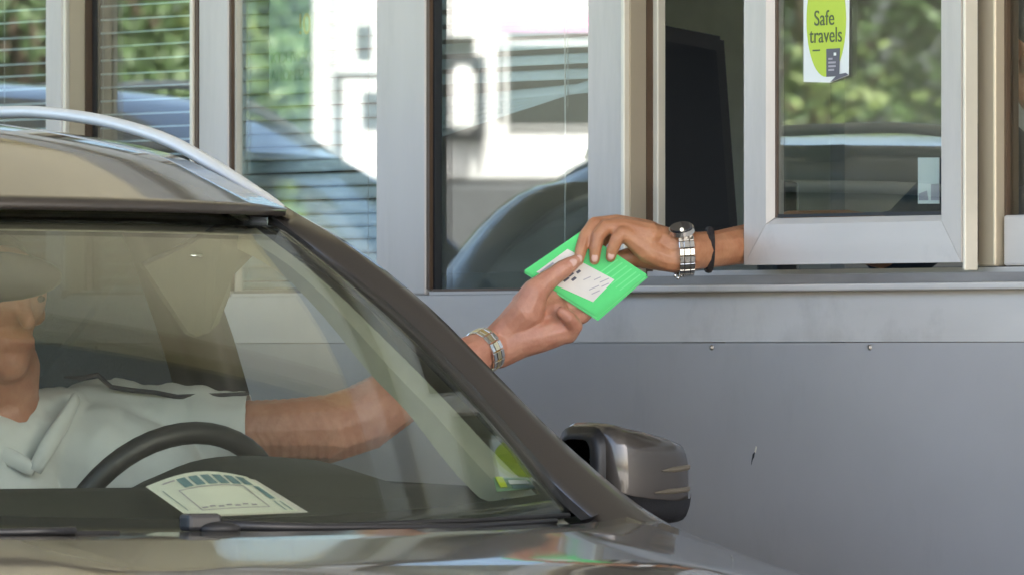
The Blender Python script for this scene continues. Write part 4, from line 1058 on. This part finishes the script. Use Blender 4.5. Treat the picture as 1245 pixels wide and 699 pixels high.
# ------------------------------------------------------------------ white truck on the far carriageway (mirrored in the glazing)
tk = empty('truck', (-27, -16.2, 0), 'white truck with dark side window standing across the road', 'truck')
TU = Vector((0.574, -0.819, 0))      # along truck side as seen mirrored (image right)
TN = Vector((0.819, 0.574, 0))       # towards the booth
TC = Vector((-27.3, -16.1, 0)) + TU * .15
def tb(nm, u, d, z, m, bev=.03, parent=tk):
    rotm = Matrix((TU, TN, UP)).transposed()
    c = TC + TU * ((u[0] + u[1]) / 2) + TN * ((d[0] + d[1]) / 2) + UP * ((z[0] + z[1]) / 2)
    bm = bmesh.new(); bmesh.ops.create_cube(bm, size=1)
    bmesh.ops.scale(bm, vec=(abs(u[1] - u[0]), abs(d[1] - d[0]), abs(z[1] - z[0])), verts=bm.verts)
    if bev: bmesh.ops.bevel(bm, geom=bm.edges[:], offset=bev, segments=3, affect='EDGES')
    bm.transform(Matrix.Translation(c) @ rotm.to_4x4())
    return frombm(nm, bm, m, parent, False)
tb('cab', (-.72, 1.45), (-2.0, 0), (1.05, 3.7), 'truckw', .12)
tb('windscreen', (-.735, -.70), (-1.7, -.25), (2.35, 3.15), 'truckg', .01)
wdw = tb('side_window', (.215, .85), (-.05, .012), (2.43, 2.93), 'truckg', .05)
tb('sun_blind', (.215, .95), (-.04, .018), (2.95, 3.03), 'pink', .005)
tb('quarter_window', (-.11, .12), (-.05, .012), (2.78, 2.95), 'truckg', .03)
mm_ = tb('mirror', (-.03, .10), (.10, .25), (2.43, 2.77), 'truckw', .03)
tb('mirror_arm', (-.16, .15), (.14, .17), (2.79, 2.82), 'truckd', .01, mm_); tb('mirror_arm', (.12, .15), (.02, .17), (2.40, 2.80), 'truckd', .01, mm_)
tb('mirror_back', (-.075, .135), (.06, .098), (2.40, 2.81), 'truckd', .01, mm_)
tb('door_seam', (-.60, -.57), (.0, .004), (1.3, 2.74), 'truckd', 0); tb('door_seam', (-.57, -.2), (.0, .004), (2.71, 2.74), 'truckd', 0)
tb('grab_panel', (-.47, -.35), (.0, .006), (2.45, 2.64), 'truckd', .002); tb('side_vent', (-.50, -.42), (.0, .006), (2.80, 2.98), 'truckd', .002); tb('side_vent', (-.38, -.30), (.0, .006), (2.80, 2.92), 'truckd', .002)
tb('lower_skirt', (-.76, 1.48), (-9.6, .06), (.55, 2.21), 'truckd', .06)
tb('cargo_box', (-.74, 1.47), (-9.6, -2.2), (2.22, 4.0), 'truckw', .03)
for u in (-.55, 1.28):
    for d in (-.9, -6.8, -8.0):
        bm = bmesh.new(); c = TC + TU * u + TN * d + UP * .5
        bmesh.ops.create_cone(bm, cap_ends=True, segments=28, radius1=.5, radius2=.5, depth=.32, matrix=Matrix.Translation(c) @ TU.to_track_quat('Z', 'Y').to_matrix().to_4x4())
        frombm('wheel', bm, 'tyre', tk)

# ------------------------------------------------------------------ trees
def tree_parts(seed, h, cr_, leaf, nclump, nleaf, lm):
    rnd = random.Random(seed)
    vs = []; fs = []
    def seg(p, q, r0, r1):
        t = (q - p).normalized(); u = Vector((1, 0, 0)) if abs(t.x) < .8 else Vector((0, 1, 0)); a = t.cross(u).normalized(); b = t.cross(a)
        i0 = len(vs)
        for c, r in ((p, r0), (q, r1)):
            for k in range(7): vs.append(c + a * r * math.cos(k * .8976) + b * r * math.sin(k * .8976))
        for k in range(7): fs.append((i0 + k, i0 + (k + 1) % 7, i0 + 7 + (k + 1) % 7, i0 + 7 + k))
    top = Vector((rnd.uniform(-.3, .3), rnd.uniform(-.3, .3), h * .62)); base = Vector((0, 0, -.3))
    mid = base.lerp(top, .5) + Vector((rnd.uniform(-.2, .2), rnd.uniform(-.2, .2), 0))
    seg(base, mid, h * .03, h * .022); seg(mid, top, h * .022, h * .012)
    cl = []
    for k in range(nclump):
        a = rnd.uniform(0, 2 * math.pi); zz = rnd.uniform(.10, 1.0); ww = math.sin(math.pi * min(.97, max(.1, (zz - .15) / .9))) ** .7
        r = cr_ * ww * math.sqrt(rnd.uniform(.08, 1))
        c = Vector((r * math.cos(a), r * math.sin(a), h * zz)); cl.append((c, cr_ * rnd.uniform(.22, .40)))
        if k % 3 == 0: seg(mid.lerp(top, rnd.uniform(0, 1)), c, h * .009, h * .002)
    tr = mesh('trunk', vs, fs, 'bark', smooth=True, data_only=True)
    n = nclump * nleaf; V = np.zeros((n * 4, 3)); F = np.arange(n * 4).reshape(n, 4)
    rs = np.random.RandomState(seed); i = 0
    for c, r in cl:
        for _ in range(nleaf):
            d = rs.normal(size=3); d /= np.linalg.norm(d); p = np.array(c) + d * r * rs.uniform(.35, 1.0) * np.array((1, 1, .75))
            a = rs.normal(size=3); a /= np.linalg.norm(a); b = np.cross(a, rs.normal(size=3)); b /= np.linalg.norm(b)
            s = leaf * rs.uniform(.6, 1.3)
            V[i:i + 4] = (p - a * s, p - b * s * .5, p + a * s, p + b * s * .5); i += 4
    me = bpy.data.meshes.new('crown'); me.from_pydata(V.tolist(), [], F.tolist()); me.materials.append(M[lm]); me.update()
    return tr, me
T = [tree_parts(3, 9.0, 3.2, .075, 70, 300, 'leafA'), tree_parts(11, 7.5, 2.8, .07, 66, 300, 'leafB'), tree_parts(23, 10.5, 3.6, .08, 76, 300, 'leafA')]
def mirror_pt(px, dep):
    """place something so that it is seen mirrored in the glazing: unfold the path at the window plane"""
    p = CAM + VIEW * dep + RIGHT * ((px - 622.5) / FPX * dep)
    return Vector((p.x, 2 * 1.52 - p.y, 0))
spots = [(-420, 66, 2, 'tall dark tree on the bank furthest left in the window reflections'), (40, 64, 0, 'dark leafy tree mirrored in the leftmost booth window'),
         (300, 72, 1, 'sunny yellow green tree mirrored left of the white truck'), (-190, 70, 0, 'dark tree beside the leftmost mirrored tree'),
         (640, 84, 2, 'tall tree standing behind the white truck'), (1010, 70, 1, 'bright green tree mirrored in the sliding sash'),
         (1400, 68, 0, 'dark tree mirrored right of the sliding sash'), (1850, 72, 2, 'tall dark tree furthest right in the window reflections')]
for k, (px, dep, ti, lab) in enumerate(spots):
    p = mirror_pt(px, dep); p.z = -.2
    e = empty('tree', p, lab, 'tree', 'trees on the grass bank across the road')
    for nm, me in zip(('trunk', 'crown'), T[ti]):
        o = bpy.data.objects.new(nm, me); COL.objects.link(o); o.parent = e
    e.rotation_euler = (0, 0, k * 1.7); s = .9 + .07 * (k % 4); e.scale = (s, s, s)
for k, (x, y, ti, lab) in enumerate(((-22, 26, 1, 'bright green tree behind the booth, furthest left'), (-16, 24, 0, 'dark tree behind the booth back window'), (-30, 34, 2, 'tall tree far behind the booth'), (-11, 27, 1, 'bright green tree behind the booth, nearest'))):
    e = empty('tree', (x, y, -.2), lab, 'tree', 'trees behind the booth')
    for nm, me in zip(('trunk', 'crown'), T[ti]):
        o = bpy.data.objects.new(nm, me); COL.objects.link(o); o.parent = e
    e.rotation_euler = (0, 0, k * 2.1)
